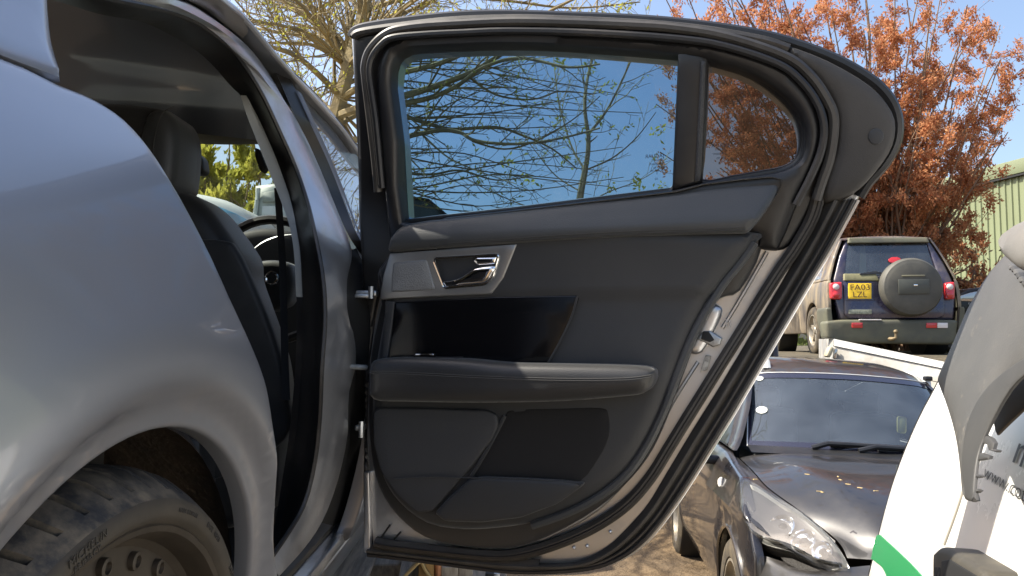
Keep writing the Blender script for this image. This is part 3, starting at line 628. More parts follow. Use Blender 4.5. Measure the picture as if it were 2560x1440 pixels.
# ---- door card: shade-toned flank, raised main panel
FL = [(968, 640), (1300, 560), (1870, 565), (1905, 618), (1850, 725), (1800, 745), (1760, 800), (1725, 890), (1690, 985), (1655, 1075), (1615, 1150), (1560, 1215), (1490, 1275), (1400, 1328), (1310, 1366), (1240, 1374), (1150, 1368), (1060, 1345), (990, 1290), (945, 1220), (924, 1130), (917, 1000), (925, 880), (950, 760)]
pan('card_flank', cat(FL, 3), .020, M['leather_b'], .02, .010, grid=.03)  # black leather stands in for the shade on this turned-away side
CARD = [(962, 640), (1300, 560), (1862, 575), (1889, 602), (1852, 655), (1805, 712), (1757, 790), (1722, 862), (1690, 945), (1655, 1035), (1612, 1120), (1565, 1185), (1500, 1238), (1420, 1280), (1330, 1312), (1240, 1326), (1150, 1330), (1060, 1315), (990, 1262), (950, 1200), (930, 1120), (922, 1000), (932, 900), (955, 760)]
_cv = dn(1450, 740, .05)[1]
def cardbump(u, v, d):
    t = max(0, min(1, (v - _cv + .008) / .016)); return .007 * t * t * (3 - 2 * t) if u > dn_u0 else 0
dn_u0 = dn(1100, 740, .05)[0]
card = pan('door_card', cat(CARD, 3), .050, M['card'], .035, .03, .026, grid=.012, bump=cardbump)
UT = [(1002, 556), (1060, 545), (1114, 540), (1277, 521), (1464, 498), (1600, 482), (1690, 470), (1757, 452), (1850, 440), (1930, 433), (1958, 440), (1953, 462), (1930, 502), (1900, 545), (1868, 580), (1600, 588), (1400, 598), (1200, 611), (1100, 618), (1000, 625), (966, 628), (972, 592), (985, 568)]
_ub0, _ub1 = dn(966, 628, .07), dn(1868, 580, .07)
def utb(u, v, d):
    vb = _ub0[1] + (_ub1[1] - _ub0[1]) * (u - _ub0[0]) / (_ub1[0] - _ub0[0]); return -.55 * max(0, v - vb - .022)
ut = pan('upper_trim', rnd(UT, 8), .070, M['leather'], .02, .012, .010, grid=.014, bump=utb)
for dy in (0, 6):
    MB().add(*tubev(dpl([(1075, 612 + dy * .7), (1200, 602 + dy * .7), (1400, 588 + dy), (1600, 577 + dy), (1780, 572 + dy), (1862, 568 + dy)], .0690 - dy * .0002), .0009, 5)).build('stitching', M['thread'], ut)
MB().add(*tubev(dpl([(1886, 606), (1852, 655), (1805, 714), (1757, 792), (1722, 864), (1690, 947), (1655, 1037), (1612, 1122), (1565, 1187), (1500, 1240), (1420, 1282), (1330, 1314)], .040), .0085, 8)).build('card_ridge', M['leather'], card)
MB().add(*tubev(dpl([(1918, 630), (1884, 690), (1840, 765), (1806, 820)], .008), .0035, 6)).build('shut_face_highlight', M['silver_in'], door)  # thin bead added to draw the highlight line on the silver
MB().add(*tubev(dpl([(1745, 905), (1690, 992), (1648, 1072), (1605, 1147), (1560, 1207), (1500, 1267), (1430, 1312), (1350, 1350)], .008), .0035, 6)).build('shut_face_highlight', M['silver_in'], door)  # lower run of the added highlight bead
# silver handle plate
hp_ = pan('handle_plate', rnd([(974, 633), (1292, 610), (1258, 695), (1228, 735), (948, 748), (957, 690)], 4), .060, M['alu'], .012, .003, grid=.03, holes=[dpoly(rnd([(1083, 645), (1248, 636), (1232, 695), (1214, 711), (1108, 720)], 9), .060)])
tg = pan('tweeter_grille', rnd([(982, 656), (1066, 648), (1088, 724), (976, 731)], 9), .0625, M['alu_grille'], .006, .003, grid=.02)
hh = pan('handle_bowl', rnd([(1080, 642), (1252, 632), (1236, 698), (1216, 714), (1104, 724)], 9), .040, M['gloss'], .02, .002, grid=.03)
MB().add(*tubev([d3(x, y, .062) for x, y in rnd([(1084, 646), (1247, 637), (1231, 695), (1213, 711), (1109, 720)], 9)] + [d3(1084, 655, .062)], .0025, 6)).build('bowl_rim', M['chrome'], hh)
pan('door_lever', cat([(1106, 702), (1120, 700), (1146, 693), (1170, 678), (1190, 668), (1238, 664), (1230, 686), (1212, 708), (1160, 714), (1112, 716)], 3), .070, M['chrome'], .012, .009, .009, grid=.006)
pan('lock_tab', rnd([(1180, 652), (1190, 642), (1243, 641), (1238, 660), (1192, 664)], 4), .064, M['chrome'], .01, .006, grid=.006)
pan('bowl_flap', cat([(1100, 652), (1180, 648), (1196, 655), (1180, 672), (1150, 690), (1118, 698), (1106, 680)], 3), .046, M['gloss'], .008, .006, grid=.012)
# gloss panel and its light edge
GP = [(986, 756), (1230, 742), (1440, 738), (1447, 745), (1432, 785), (1402, 850), (1372, 905), (1270, 910), (970, 900)]
gp_ = pan('gloss_panel', rnd(GP, 6), .0555, M['gloss'], .01, .003, grid=.04)
MB().add(*tubev(dpl([(1443, 742), (1430, 788), (1402, 850), (1371, 906)], .058), .0022, 6)).build('panel_edge', M['card'], gp_)
pan('panel_border', rnd([(962, 752), (986, 754), (968, 900), (955, 900)], 4), .056, M['card'], .01, .003, grid=.03)
# armrest
AR = [(917, 915), (932, 899), (1000, 893), (1150, 897), (1260, 907), (1400, 910), (1560, 913), (1622, 919), (1637, 935), (1631, 963), (1605, 985), (1555, 993), (1400, 1005), (1200, 1009), (1000, 1006), (922, 1000), (915, 960)]
arm = pan('armrest', cat(AR, 3), .118, M['leather_b'], .07, .024, .024, grid=.014)
for dy in (0, 5):
    MB().add(*tubev(dpl([(922, 928 + dy), (1000, 930 + dy), (1200, 940 + dy), (1400, 946 + dy), (1560, 945 + dy), (1628, 937 + dy)], .1178), .0010, 5)).build('stitching', M['thread'], arm)
swp = [dmap(*dn(x, y, .10), o) for x, y, o in ((990, 897, .065), (1140, 900, .065))]
q0, q1 = swp
MB().add(*boxv((q0 + q1) / 2 + V((0, -.012, .0)), ((q1 - q0).length, .04, .010), Matrix.Rotation(-(math.pi / 2 - DA), 3, 'Z'), .004)).build('switch_panel', M['black'], arm)
MB().add(*boxv((q0 * .6 + q1 * .4) + V((0, -.014, .008)), (.045, .025, .008), Matrix.Rotation(-(math.pi / 2 - DA), 3, 'Z') @ Matrix.Rotation(R(8), 3, 'X'), .003)).build('window_switch', M['gloss'], arm)
MB().add(*boxv((q0 * .6 + q1 * .4) + V((0, -.030, .0095)), (.04, .003, .003), Matrix.Rotation(-(math.pi / 2 - DA), 3, 'Z'), .001)).build('switch_trim', M['chrome'], arm)
# speaker grille, pocket
SG = [(931, 1030), (945, 1019), (1080, 1021), (1215, 1025), (1240, 1036), (1246, 1062), (1232, 1096), (1180, 1165), (1125, 1230), (1082, 1280), (1040, 1284), (990, 1240), (950, 1180), (932, 1110)]
pan('speaker_grille', rnd(SG, 10), .060, M['grille'], .015, .006, grid=.025)
PK = [(1262, 1042), (1282, 1026), (1400, 1022), (1500, 1020), (1520, 1034), (1522, 1090), (1496, 1146), (1452, 1202), (1400, 1206), (1188, 1200), (1215, 1130)]
pan('map_pocket', cat(PK, 3), .0515, M['pocket_dark'], .004, .002, grid=.03)  # flat near-black patch drawn for the pocket recess
MB().add(*tubev(dpl([(1262, 1040), (1222, 1118), (1178, 1192)], .054), .004, 6)).build('pocket_edge', M['card'], card)
LP = [(1170, 1200), (1200, 1194), (1310, 1198), (1400, 1203), (1458, 1209), (1455, 1217), (1390, 1262), (1300, 1296), (1200, 1308), (1110, 1305), (1084, 1284), (1120, 1245)]
pan('pocket_front', rnd(LP, 9), .070, M['card'], .022, .008, grid=.025)
MB().add(*tubev(dpl([(985, 1197), (1080, 1192), (1160, 1194), (1310, 1197), (1450, 1208)], .066), .0016, 5)).build('pocket_seam', M['card'], card)
# ================================================================ ground
M['dirt'] = mat('packed_brown_dirt', (.20, .135, .07), .95, col2=(.09, .065, .042), nscale=1.4, lo=.35, hi=.7, bump=.8, bscale=25, bdist=.03)
M['bank'] = mat('rough_earth_bank', (.10, .08, .05), .95, col2=(.05, .045, .03), nscale=2, bump=1, bscale=9, bdist=.06)
def hgt(x, y): return .03 * math.sin(x * 1.3 + y * .7) + .02 * math.sin(x * 3.1 - y * 2.3) - .05
g = MB(); xs = [-300, -80, -30, -15] + list(np.arange(-8, 12.1, .5)) + [18, 30, 80, 300]; ys = [-300, -80, -30, -10, -4] + list(np.arange(0, 14.1, .5)) + [20, 40, 100, 320]
g.add(*loftv([[V((x, y, hgt(x, y))) for x in xs] for y in ys])).build('ground', M['dirt'], kind='structure')
bk = MB(); bx = np.linspace(2.4, 16, 40); rows = []
for y, z in ((8.3, -.1), (8.6, .7), (8.95, 1.42), (9.3, 1.50), (10.5, 1.515), (14, 1.515), (19, 1.5), (30, 1.5)):
    rows.append([V((x + (.0 if 2.5 < x else -.0), y + .12 * math.sin(x * 2.1), z + (.03 * math.sin(x * 4 + y) if z < 1.5 else 0))) for x in bx])
for r in rows: r.insert(0, V((r[0].x - .8, r[0].y, -.1)))
bk.add(*loftv(rows)).build('raised_bank', M['bank'], kind='structure')
# ================================================================ pallets carrying the saloon
M['wood'] = mat('weathered_pallet_wood', (.30, .25, .19), .9, col2=(.13, .11, .09), nscale=5, stretch=(14, 1, 6), bump=.5, bscale=12, bdist=.004)
M['wood2'] = mat('ochre_plywood', (.42, .26, .10), .8, col2=(.30, .18, .07), nscale=6)
def pallet():
    t = thing('wooden_pallet', '', 'pallet', group='wooden pallets stacked under the silver car')
    proto = None; mb = [None]
    for z, ax, nb, wd, L in ((.132, 'y', 7, .10, 1.0), (.01, 'y', 3, .10, 1.0)):
        for i in range(nb):
            x = -.55 + 1.1 * i / (nb - 1); v_, f_ = boxv((0, 0, 0), (wd, L, .02), bev=.003, seg=1)
            o = obj('deck_board' if z > .1 else 'bottom_board', v_, f_, M['wood'], t, local=True); o.location = (x + rng.uniform(-.01, .01), rng.uniform(-.01, .01), z)
            o.rotation_euler = (0, 0, rng.uniform(-.012, .012))
    for y in (-.42, 0, .42):
        v_, f_ = boxv((0, y, .071), (1.2, .09, .1), bev=.004, seg=1); obj('bearer', v_, f_, M['wood'], t, local=True)
    return t
pal = pallet(); lab = ['top pallet of the stack under the silver car', 'pallet directly under the topmost one beneath the silver car']
for k in range(8):
    mtx = Matrix.Translation((-.62 + rng.uniform(-.02, .02), 2.32 + rng.uniform(-.02, .02), -.055 + .143 * k)) @ Matrix.Rotation(R(4 + rng.uniform(-1, 1)), 4, 'Z')
    if k == 0: pal.matrix_world = mtx; ROOT[pal.name] = mtx; o = pal
    else:
        o = pal.copy(); C.objects.link(o); o.matrix_world = mtx; ROOT[o.name] = mtx
        for ch in pal.children: c = ch.copy(); C.objects.link(c); c.parent = o
    o['label'] = 'weathered pallet at the top of the stack under the open door' if k == 7 else 'weathered wooden pallet lower down in the stack under the silver car'
zt = -.055 + .143 * 7 + .142
# bits lying on the pallet, seen below the door's bottom edge
bs = thing('bent_sheet', 'brown bent sheet offcut standing on the pallet below the door', 'sheet metal')
pts = [P(1000, 1452, 1.98), P(1045, 1408, 1.99), P(1052, 1404, 2.0), P(1062, 1425, 2.02), P(1090, 1462, 2.03)]
MB().add(*loftv([pts, [p + V((.02, .34, -.01)) for p in pts]])).build('sheet', mat('brown_lacquered_sheet', (.15, .11, .05), .5, .3), bs)
MB().add(*tubev(pts, .0045, 6)).build('folded_edge', mat('ochre_edge', (.35, .26, .12), .6), bs)
pw = obj('plywood_offcut', *boxv(P(1066, 1430, 2.05) + V((0, .0, -.02)), (.04, .012, .10), bev=.002), M['wood2']); tag(pw, 'small orange plywood offcut beside the copper pipe', 'plywood')
cpz = P(1093, 1440, 2.05)
cpipe = MB().add(*tubev([cpz + V((0, 0, -.09)), cpz + V((.002, .0, .045))], .0095, 12)).build('copper_pipe', mat('tarnished_copper', (.42, .20, .11), .4, .7)); tag(cpipe, 'short upright copper pipe below the door bottom', 'pipe')
for i, (a, b, m_, nm, lb) in enumerate(((1105, 1145, 'wood', 'grey_board', 'narrow grey board standing right of the copper pipe'), (1147, 1182, 'wood', 'grey_board', 'wider pale board next to the black block'))):
    p = P((a + b) / 2, 1440, 2.06 + .01 * i); o = obj('grey_board', *boxv(p + V((0, 0, -.035)), ((b - a) / FPX * 2.02, .018, .12), bev=.002), mat('pale_weathered_board', (.42, .38, .32), .85, col2=(.24, .2, .16), nscale=14, stretch=(6, 6, 1))); tag(o, lb, 'board', 'boards below the door')
p = P(1224, 1445, 2.04); o = obj('black_block', *boxv(p + V((0, 0, -.03)), (.022, .03, .09), bev=.003), M['void']); tag(o, 'small black block under the bottom edge of the door', 'block')
p = P(1242, 1446, 2.04); o = obj('metal_channel', *boxv(p + V((0, 0, -.03)), (.016, .02, .09), bev=.002), M['steel']); tag(o, 'small grey metal channel beside the black block', 'channel')
# ================================================================ dark compact SUV
M['kuga'] = mat('dusty_dark_paint', (.011, .012, .014), .25, .15, coat=1., dust=(.055, .045, .036), dscale=1.5, dlo=.42, dhi=1.1, up=.18)
M['kugaside'] = mat('dark_paint_side', (.014, .013, .016), .25, .15, coat=1., dust=(.075, .06, .045), dscale=2.0, dlo=.42, dhi=1.0)
M['suvglass'] = glass('sky_veiled_windscreen', (.50, .58, .62), .13, .08, (.38, .46, .56))  # bluish veil mixed in to stand for sky reflected in the glass
M['lens'] = glass('headlamp_lens', (.92, .93, .92), .08, .025, (.75, .72, .62))
M['silverwhite'] = mat('pale_rail', (.62, .62, .60), .4)
M['tyre2'] = mat('dusty_tyre', (.04, .034, .027), .85, col2=(.12, .095, .06), nscale=6)
M['alloy'] = mat('dusty_alloy', (.35, .32, .27), .45, .5, col2=(.25, .21, .15), nscale=8)
def frame(o, F, roll=0.):
    F = V(F).normalized(); L = V((0, 0, 1)).cross(F).normalized(); U = F.cross(L)
    L2 = L * math.cos(roll) + U * math.sin(roll); U2 = F.cross(L2)
    return Matrix(((F.x, L2.x, U2.x, o[0]), (F.y, L2.y, U2.y, o[1]), (F.z, L2.z, U2.z, o[2]), (0, 0, 0, 1)))
def road_wheel(parent, c, r=.345, w_=.225, side=1, spokes=5, mt=None):
    ax = V((0, side, 0)); mb = MB(); c = V(c)
    wh = MB().add(*lathev([(.05, -.1), (0, -.1)], c, ax, (0, 0, 1), 10)).build('wheel', M['void'], parent, local=True)
    MB().add(*lathev([(r * .66, -.02), (r * .70, 0), (r * .8, .006), (r * .92, 0), (r * .985, -.02), (r, -.045), (r, -.10), (r * .985, -.105), (r, -.11), (r, -w_ + .04), (r * .95, -w_), (r * .66, -w_)], c, ax, (0, 0, 1), 48)).build('tyre', mt or M['tyre2'], wh, local=True)
    rb = MB().add(*lathev([(r * .68, -.03), (r * .68, -.005), (r * .64, -.004), (r * .60, -.03), (r * .58, -.09), (0, -.10)], c, ax, (0, 0, 1), 40))
    for k in range(spokes):
        a = 2 * math.pi * k / spokes + .3; d = V((math.cos(a), 0, math.sin(a))); t = V((-math.sin(a), 0, math.cos(a)))
        rb.add(*loftv([[c + d * (r * q) + t * x * (.022 + .02 * q) + ax * (-.035 - (.03 if abs(x) == 1 else 0)) for x in (-1, -.8, 0, .8, 1)] for q in (.0, .2, .4, .66)]))
    rb.add(*lathev([(.06, -.04), (.05, -.022), (0, -.02)], c, ax, (0, 0, 1), 20)); rb.build('rim', M['alloy'], wh, local=True)
    return wh
yw, rl_, pt = -.109, .052, .048
KF = V((math.sin(yw) * math.cos(pt), -math.cos(yw) * math.cos(pt), math.sin(pt)))
KM = frame((1.972, 3.867, -.014), KF, -.052); KI = KM.inverted()
suv = thing('dark_suv', 'dark dusty compact SUV facing the camera between the open door and the white van', 'car', KM)
ysid = interp([(.2, .84), (.4, .90), (.6, .92), (.8, .922), (.95, .90), (1.03, .87), (1.1, .80), (1.3, .70), (1.55, .60)])
def ky(x, z):
    return ysid(z) - (.16 * max(0, x - .1) ** 1.6 if x > .1 else 0) - (.03 * max(0, -x - 2.4) ** 2)
for s in (1, -1):
    mp = lambda u, v, o, s=s: KM @ V((u, s * (ky(u, v) + o), v))
    ol = [(.50, .30), (.52, .5), (.50, .70), (.40, .85), (.28, .92), (.10, 1.0), (-.3, 1.03), (-.62, 1.06), (-1.5, 1.08), (-2.6, 1.10), (-3.4, 1.10), (-3.55, .9), (-3.55, .35)]
    ol += [(-2.69 + .385 * math.cos(a), .35 + .385 * math.sin(a)) for a in np.linspace(R(190), R(-8), 34)] + [(.385 * math.cos(a), .35 + .385 * math.sin(a)) for a in np.linspace(R(190), R(-8), 34)]
    lk = KM @ V((-1, s * 6, 1))
    relief('body_side', ol, mp, M['kugaside'], suv, 0, .03, .012, grid=.06, look=lk, bump=lambda u, v, d: -.022 * math.exp(-((math.hypot(u, v - .35) - .43) / .02) ** 2) * (v > .35) + .02 * math.exp(-((v - .86 - .02 * u) / .03) ** 2))
    for a in (0, -2.69):
        lp = MB().add(*lathev([(.386, .0), (.40, -.06), (.40, -.3), (0, -.31)], (a, s * .875, .35), (0, s, 0), (0, 0, 1), 40)); lp.build('arch_liner', M['void'], suv, local=True)
        lip = [KM @ V((a + .388 * math.cos(t), s * (ky(a + .388 * math.cos(t), .35 + .388 * math.sin(t)) - .004), .35 + .388 * math.sin(t))) for t in np.linspace(R(-5), R(185), 30)]
        MB().add(*tubev(lip, .012, 6)).build('arch_trim', M['kugaside'], suv)
        road_wheel(suv, (a, s * .90, .345), side=s)
    wn = [(-.78, 1.09), (-1.15, 1.32), (-1.45, 1.47), (-1.9, 1.54), (-2.6, 1.54), (-3.1, 1.46), (-3.3, 1.2), (-2.6, 1.12), (-1.6, 1.10)]
    relief('side_window', rnd(wn, .04), mp, M['gloss'], suv, -.01, .01, .006, grid=.1, look=lk)
    gh = [(-.60, 1.075), (-1.0, 1.36), (-1.32, 1.55), (-1.6, 1.60), (-2.6, 1.62), (-3.2, 1.55), (-3.5, 1.11), (-2.6, 1.11), (-1.5, 1.09)]
    relief('greenhouse', gh, mp, M['kugaside'], suv, -.02, .02, .01, grid=.08, look=lk, holes=[wn])
    MB().add(*tubev([V((x, s * y - (.13 if s < 0 else 0) * s, z - (.06 if s > 0 else 0))) for x, y, z in ((-1.33, .585, 1.575), (-1.36, .59, 1.625), (-1.5, .60, 1.655), (-2.2, .61, 1.675), (-2.9, .60, 1.66), (-3.05, .59, 1.60))], [.026, .028, .024, .02, .02, .02], 8)).build('roof_rail', M['silverwhite'], suv, local=True)
    MB().add(*boxv((-1.335, s * .588 + (.13 if s < 0 else 0), 1.575), (.05, .05, .03), bev=.008)).build('rail_foot', M['black'], suv, local=True)
    mir_ = MB().add(*boxv((-.76, s * 1.0, 1.10), (.14, .22, .15), Matrix.Rotation(s * R(12), 3, 'Z'), .045, 3)).build('door_mirror', M['gloss'], suv, local=True)
    MB().add(*boxv((-.74, s * .93, 1.0), (.09, .16, .05), bev=.015)).build('mirror_foot', M['black'], mir_, local=True)
    rp = MB().add(*boxv((-.36, s * (ky(-.36, .93) + .004), .91), (.13, .02, .055), Matrix.Rotation(s * R(4), 3, 'Z') @ Matrix.Rotation(R(-12), 3, 'Y'), .01)).build('side_repeater', M['silverwhite'], suv, local=True)
# bonnet, wings
def kgrid(name, rows, m, k=5, parent=None, **kw):
    rr = [cat(r, k, False) for r in rows]; cols = list(zip(*rr)); cols = [cat(c, k, False) for c in cols]
    return MB().add(*loftv([[V(p) for p in c] for c in cols])).build(name, m, parent or suv, local=True, **kw)
def sym(r): return [(x, -y, z) for x, y, z in r[::-1]] + [(x, y, z) for x, y, z in r[1:]]
bonnet = [sym([(-.44, 0, 1.10), (-.46, .3, 1.10), (-.52, .55, 1.085), (-.56, .70, 1.055), (-.57, .765, 1.035)]),
          sym([(-.1, 0, 1.095), (-.1, .3, 1.09), (-.1, .54, 1.08), (-.1, .68, 1.035), (-.1, .775, 1.01)]),
          sym([(.25, 0, 1.06), (.25, .28, 1.058), (.24, .50, 1.05), (.22, .63, 1.0), (.18, .76, .968)]),
          sym([(.55, 0, .995), (.55, .26, .99), (.53, .44, .98), (.48, .56, .94), (.42, .67, .905)]),
          sym([(.80, 0, .90), (.79, .24, .893), (.76, .40, .88), (.70, .50, .85), (.62, .57, .825)]),
          sym([(.88, 0, .82), (.865, .22, .815), (.83, .38, .80), (.77, .48, .785), (.70, .55, .77)])]
bon = kgrid('bonnet', bonnet, M['kuga'])
for s in (1, -1):
    wing = [[(-.60, s * .77, 1.034), (-.1, s * .78, 1.008), (.18, s * .765, .965), (.44, s * .672, .90), (.62, s * .575, .82)],
            [(-.60, s * .83, 1.04), (-.1, s * .84, 1.0), (.14, s * .84, .965), (.42, s * .73, .88), (.66, s * .60, .77)],
            [(-.62, s * ky(-.62, 1.03), 1.02), (-.1, s * ky(-.1, .99), .985), (.15, s * ky(.15, .95), .93), (.45, s * (ky(.45, .85) - .01), .83), (.72, s * .62, .71)]]
    kgrid('front_wing', wing, M['kuga'])
# front: bumper and grille
front = [sym([(.88, 0, .81), (.865, .22, .805), (.83, .38, .79), (.77, .48, .775), (.70, .56, .76)]),
         sym([(.93, 0, .74), (.91, .25, .735), (.87, .45, .72), (.80, .60, .70), (.66, .74, .68)]),
         sym([(.955, 0, .62), (.94, .25, .62), (.90, .48, .61), (.82, .68, .60), (.60, .84, .60)]),
         sym([(.95, 0, .48), (.93, .3, .48), (.88, .52, .48), (.80, .72, .48), (.55, .87, .48)]),
         sym([(.90, 0, .28), (.88, .3, .28), (.83, .52, .28), (.74, .72, .28), (.5, .86, .28)])]
front[0] = sym([(.88, 0, .81), (.865, .22, .805), (.83, .38, .79), (.78, .48, .765), (.70, .60, .725), (.58, .73, .70)])
def endp(r, zz): return [(.42, -(ky(.42, zz) - .006), zz)] + r + [(.42, ky(.42, zz) - .006, zz)]
front = [endp(r, zz) for r, zz in zip(front, (.71, .67, .60, .48, .28))]
front = [r if i == 0 else [r[0]] + [(q[0], q[1], q[2]) for q in resamp(r[1:-1], len(front[0]) - 2)] + [r[-1]] for i, r in enumerate(front)]
kgrid('front_bumper', front, M['kuga'])
MB().add(*boxv((.93, 0, .70), (.05, .9, .09), bev=.02)).build('grille', M['black'], suv, local=True)
MB().add(*boxv((.955, 0, .44), (.05, 1.1, .14), bev=.02)).build('lower_grille', M['black'], suv, local=True)
# headlamps laid over the corner of the wing
for s in (-1, 1):
    A, B, Cc = V((.10, s * .865, .985)), V((.765, s * .535, .715)), V((.50, s * .80, .715))
    e1 = (B - A).normalized(); nn = e1.cross(Cc - A).normalized(); nn = nn if nn.x > 0 else -nn; e2 = nn.cross(e1)
    def kp(u, v, o): return A + e1 * u + e2 * v + nn * o
    def kpon(px, py):
        q = KI @ on(px, py, lambda p: (KI @ p - A).dot(nn), 2., 6., 80) - A; return q.dot(e1), q.dot(e2)
    if s == -1:
        HLP = [(1863, 1232), (1868, 1218), (1878, 1214), (1905, 1228), (1960, 1268), (2025, 1306), (2078, 1352), (2112, 1394), (2130, 1432), (2112, 1434), (2055, 1424), (1985, 1390), (1925, 1374), (1892, 1352), (1872, 1318), (1862, 1270)]
        hl = [kpon(*p) for p in cat(HLP, 3)]
        inn = [kpon(*p) for p in cat([(1885, 1290), (1930, 1275), (2000, 1322), (2060, 1370), (2100, 1418), (2050, 1412), (1990, 1378), (1930, 1362), (1895, 1340)], 3)]
        cups = [kpon(x, y) for x, y in ((1965, 1335), (2020, 1370), (2068, 1396))]; bars = [kpon(x, y) for x, y in ((1905, 1305), (1945, 1318), (1998, 1355), (2046, 1384), (2088, 1408))]
        vent = [kpon(*p) for p in [(1955, 1398), (1985, 1402), (2055, 1432), (2120, 1452), (2120, 1470), (2040, 1450), (1970, 1415)]]
    fl_ = 1 if s == -1 else -1
    mp = lambda u, v, o, fl_=fl_, kp=kp: KM @ kp(u, v * fl_, o)
    lk = KM @ V((4, s * 2, 1.5))
    h = relief('headlamp', hl, mp, mat('headlamp_housing', (.30, .295, .28), .25, .7), suv, .012, .05, .008, grid=.03, look=lk, bump=lambda u, v, d: .022 * math.sin(math.pi * min(1, max(0, u / .8))) - .022 * min(1, d / .03))
    relief('lamp_bezel', inn, mp, mat('lamp_bezel', (.10, .10, .10), .25, .9), h, .028, .02, .006, grid=.03, look=lk)
    for (cu_, cv_), r_ in zip(cups, (.062, .056, .046)):
        MB().add(*lathev([(r_, .020), (r_ * .95, .026), (r_ * .8, .008), (r_ * .4, -.002), (.0, -.004)], KM @ kp(cu_, cv_ * fl_, .035), KM.to_3x3() @ nn, (0, 0, 1), 20)).build('reflector', M['chrome'], h)
        MB().add(*lathev([(r_ * .45, .0), (r_ * .40, .012), (r_ * .2, .020), (.0, .022)], KM @ kp(cu_, cv_ * fl_, .035), KM.to_3x3() @ nn, (0, 0, 1), 16)).build('bulb_lens', M['gloss'], h)
    relief('lamp_lens', hl, mp, M['lens'], h, .050, .03, .015, .012, grid=.04, look=lk, bump=lambda u, v, d: .03 * math.sin(math.pi * min(1, max(0, u / .8))))
    relief('vent_mesh', vent, mp, mat('black_mesh', (.03, .027, .024), .6, bump=1, bscale=160, bdist=.01), suv, .02, .03, .006, grid=.03, look=lk)
# windscreen, roof
ws = [sym([(-.50, 0, 1.12), (-.53, .3, 1.12), (-.60, .55, 1.11), (-.70, .70, 1.10)]), sym([(-.80, 0, 1.335), (-.83, .28, 1.33), (-.90, .50, 1.315), (-1.0, .645, 1.295)]), sym([(-1.16, 0, 1.565), (-1.18, .25, 1.56), (-1.24, .46, 1.55), (-1.33, .585, 1.53)])]
wsc = kgrid('windscreen', ws, M['suvglass'])
def wpt(u, v, o=.004):   # u -1..1 across, v 0..1 up
    rr = [cat(r, 8, False) for r in ws]; i = (u + 1) / 2 * (len(rr[0]) - 1); i0 = min(int(i), len(rr[0]) - 2); f = i - i0
    q = [np.array(r[i0]) * (1 - f) + np.array(r[i0 + 1]) * f for r in rr]
    a, b, c = q; p = a * (1 - v) * (1 - 2 * v) + 4 * b * v * (1 - v) + c * v * (2 * v - 1)
    return V(p) + V((.62, 0, .78)) * o
def strip(fa, fb, k=24): return loftv([[fa(t) for t in np.linspace(0, 1, k)], [fb(t) for t in np.linspace(0, 1, k)]])
fr = MB()
fr.add(*strip(lambda t: wpt(-1, t), lambda t: wpt(-.93, t))).add(*strip(lambda t: wpt(1, t), lambda t: wpt(.93, t))).add(*strip(lambda t: wpt(2 * t - 1, .0), lambda t: wpt(2 * t - 1, .07))).add(*strip(lambda t: wpt(2 * t - 1, 1), lambda t: wpt(2 * t - 1, .93)))
fr.build('windscreen_band', mat('windscreen_black_band', (.02, .02, .035), .15, coat=.6), wsc, local=True)
MB().add(*tubev([wpt(-1.0, t, .006) for t in np.linspace(-.02, 1, 16)] + [wpt(u, 1.0, .006) for u in np.linspace(-.95, 1, 16)], .004, 6)).build('windscreen_trim', M['silverwhite'], wsc, local=True)
def disc(u, v, r, m, nm): 
    c = wpt(u, v, .006); a = wpt(u + .02, v, .006) - c; b = wpt(u, v + .02, .006) - c; a.normalize(); b.normalize()
    MB().add([c + a * r * math.cos(t) + b * r * math.sin(t) for t in np.linspace(0, 2 * math.pi, 22)[:-1]], [tuple(range(21))]).build(nm, m, wsc, local=True)
stk = mat('pale_sticker', (.55, .56, .52), .6, col2=(.4, .42, .4), nscale=60)
disc(-.80, .93, .026, stk, 'sticker'); disc(-.80, .50, .038, stk, 'tax_disc')
roof = [sym([(-1.17, 0, 1.572), (-1.19, .25, 1.567), (-1.25, .46, 1.557), (-1.34, .60, 1.535)]), sym([(-1.40, 0, 1.64), (-1.42, .25, 1.635), (-1.47, .46, 1.62), (-1.55, .615, 1.585)]), sym([(-2.0, 0, 1.70), (-2.0, .25, 1.695), (-2.0, .46, 1.68), (-2.0, .62, 1.62)]), sym([(-2.8, 0, 1.68), (-2.8, .25, 1.675), (-2.8, .46, 1.66), (-2.8, .61, 1.61)]), sym([(-3.4, 0, 1.58), (-3.4, .25, 1.57), (-3.38, .46, 1.55), (-3.35, .58, 1.52)])]
kgrid('roof', roof, M['kuga'])
for s in (1, -1):
    MB().add(*loftv([[V(ws[k][-1 if s > 0 else 0]) for k in range(3)], [V((-.78, s * .80, 1.085)), V((-1.08, s * .70, 1.30)), V((-1.38, s * .61, 1.53))]])).build('windscreen_pillar', M['kugaside'], suv, local=True)
MB().add(*loftv([[V((-3.4, y, 1.55)) for y in (-.58, 0, .58)], [V((-3.58, y, 1.1)) for y in (-.85, 0, .85)], [V((-3.6, y, .4)) for y in (-.85, 0, .85)]])).build('tailgate', M['kugaside'], suv, local=True)
MB().add(*boxv((-2.0, 0, .55), (2.9, 1.5, .5))).build('cabin_floor', M['void'], suv, local=True)
MB().add(*boxv((-.85, 0, 1.0), (.6, 1.35, .14), bev=.05)).build('dashboard', mat('dash_grey', (.05, .05, .05), .8), suv, local=True)
for s in (1, -1):
    MB().add(*boxv((-1.85, s * .36, 1.0), (.16, .48, .62), Matrix.Rotation(R(-10), 3, 'Y'), .06, 3)).build('seat_back', M['card'], suv, local=True)
    MB().add(*boxv((-1.93, s * .36, 1.38), (.10, .26, .17), bev=.05, seg=3)).build('headrest', M['card'], suv, local=True)
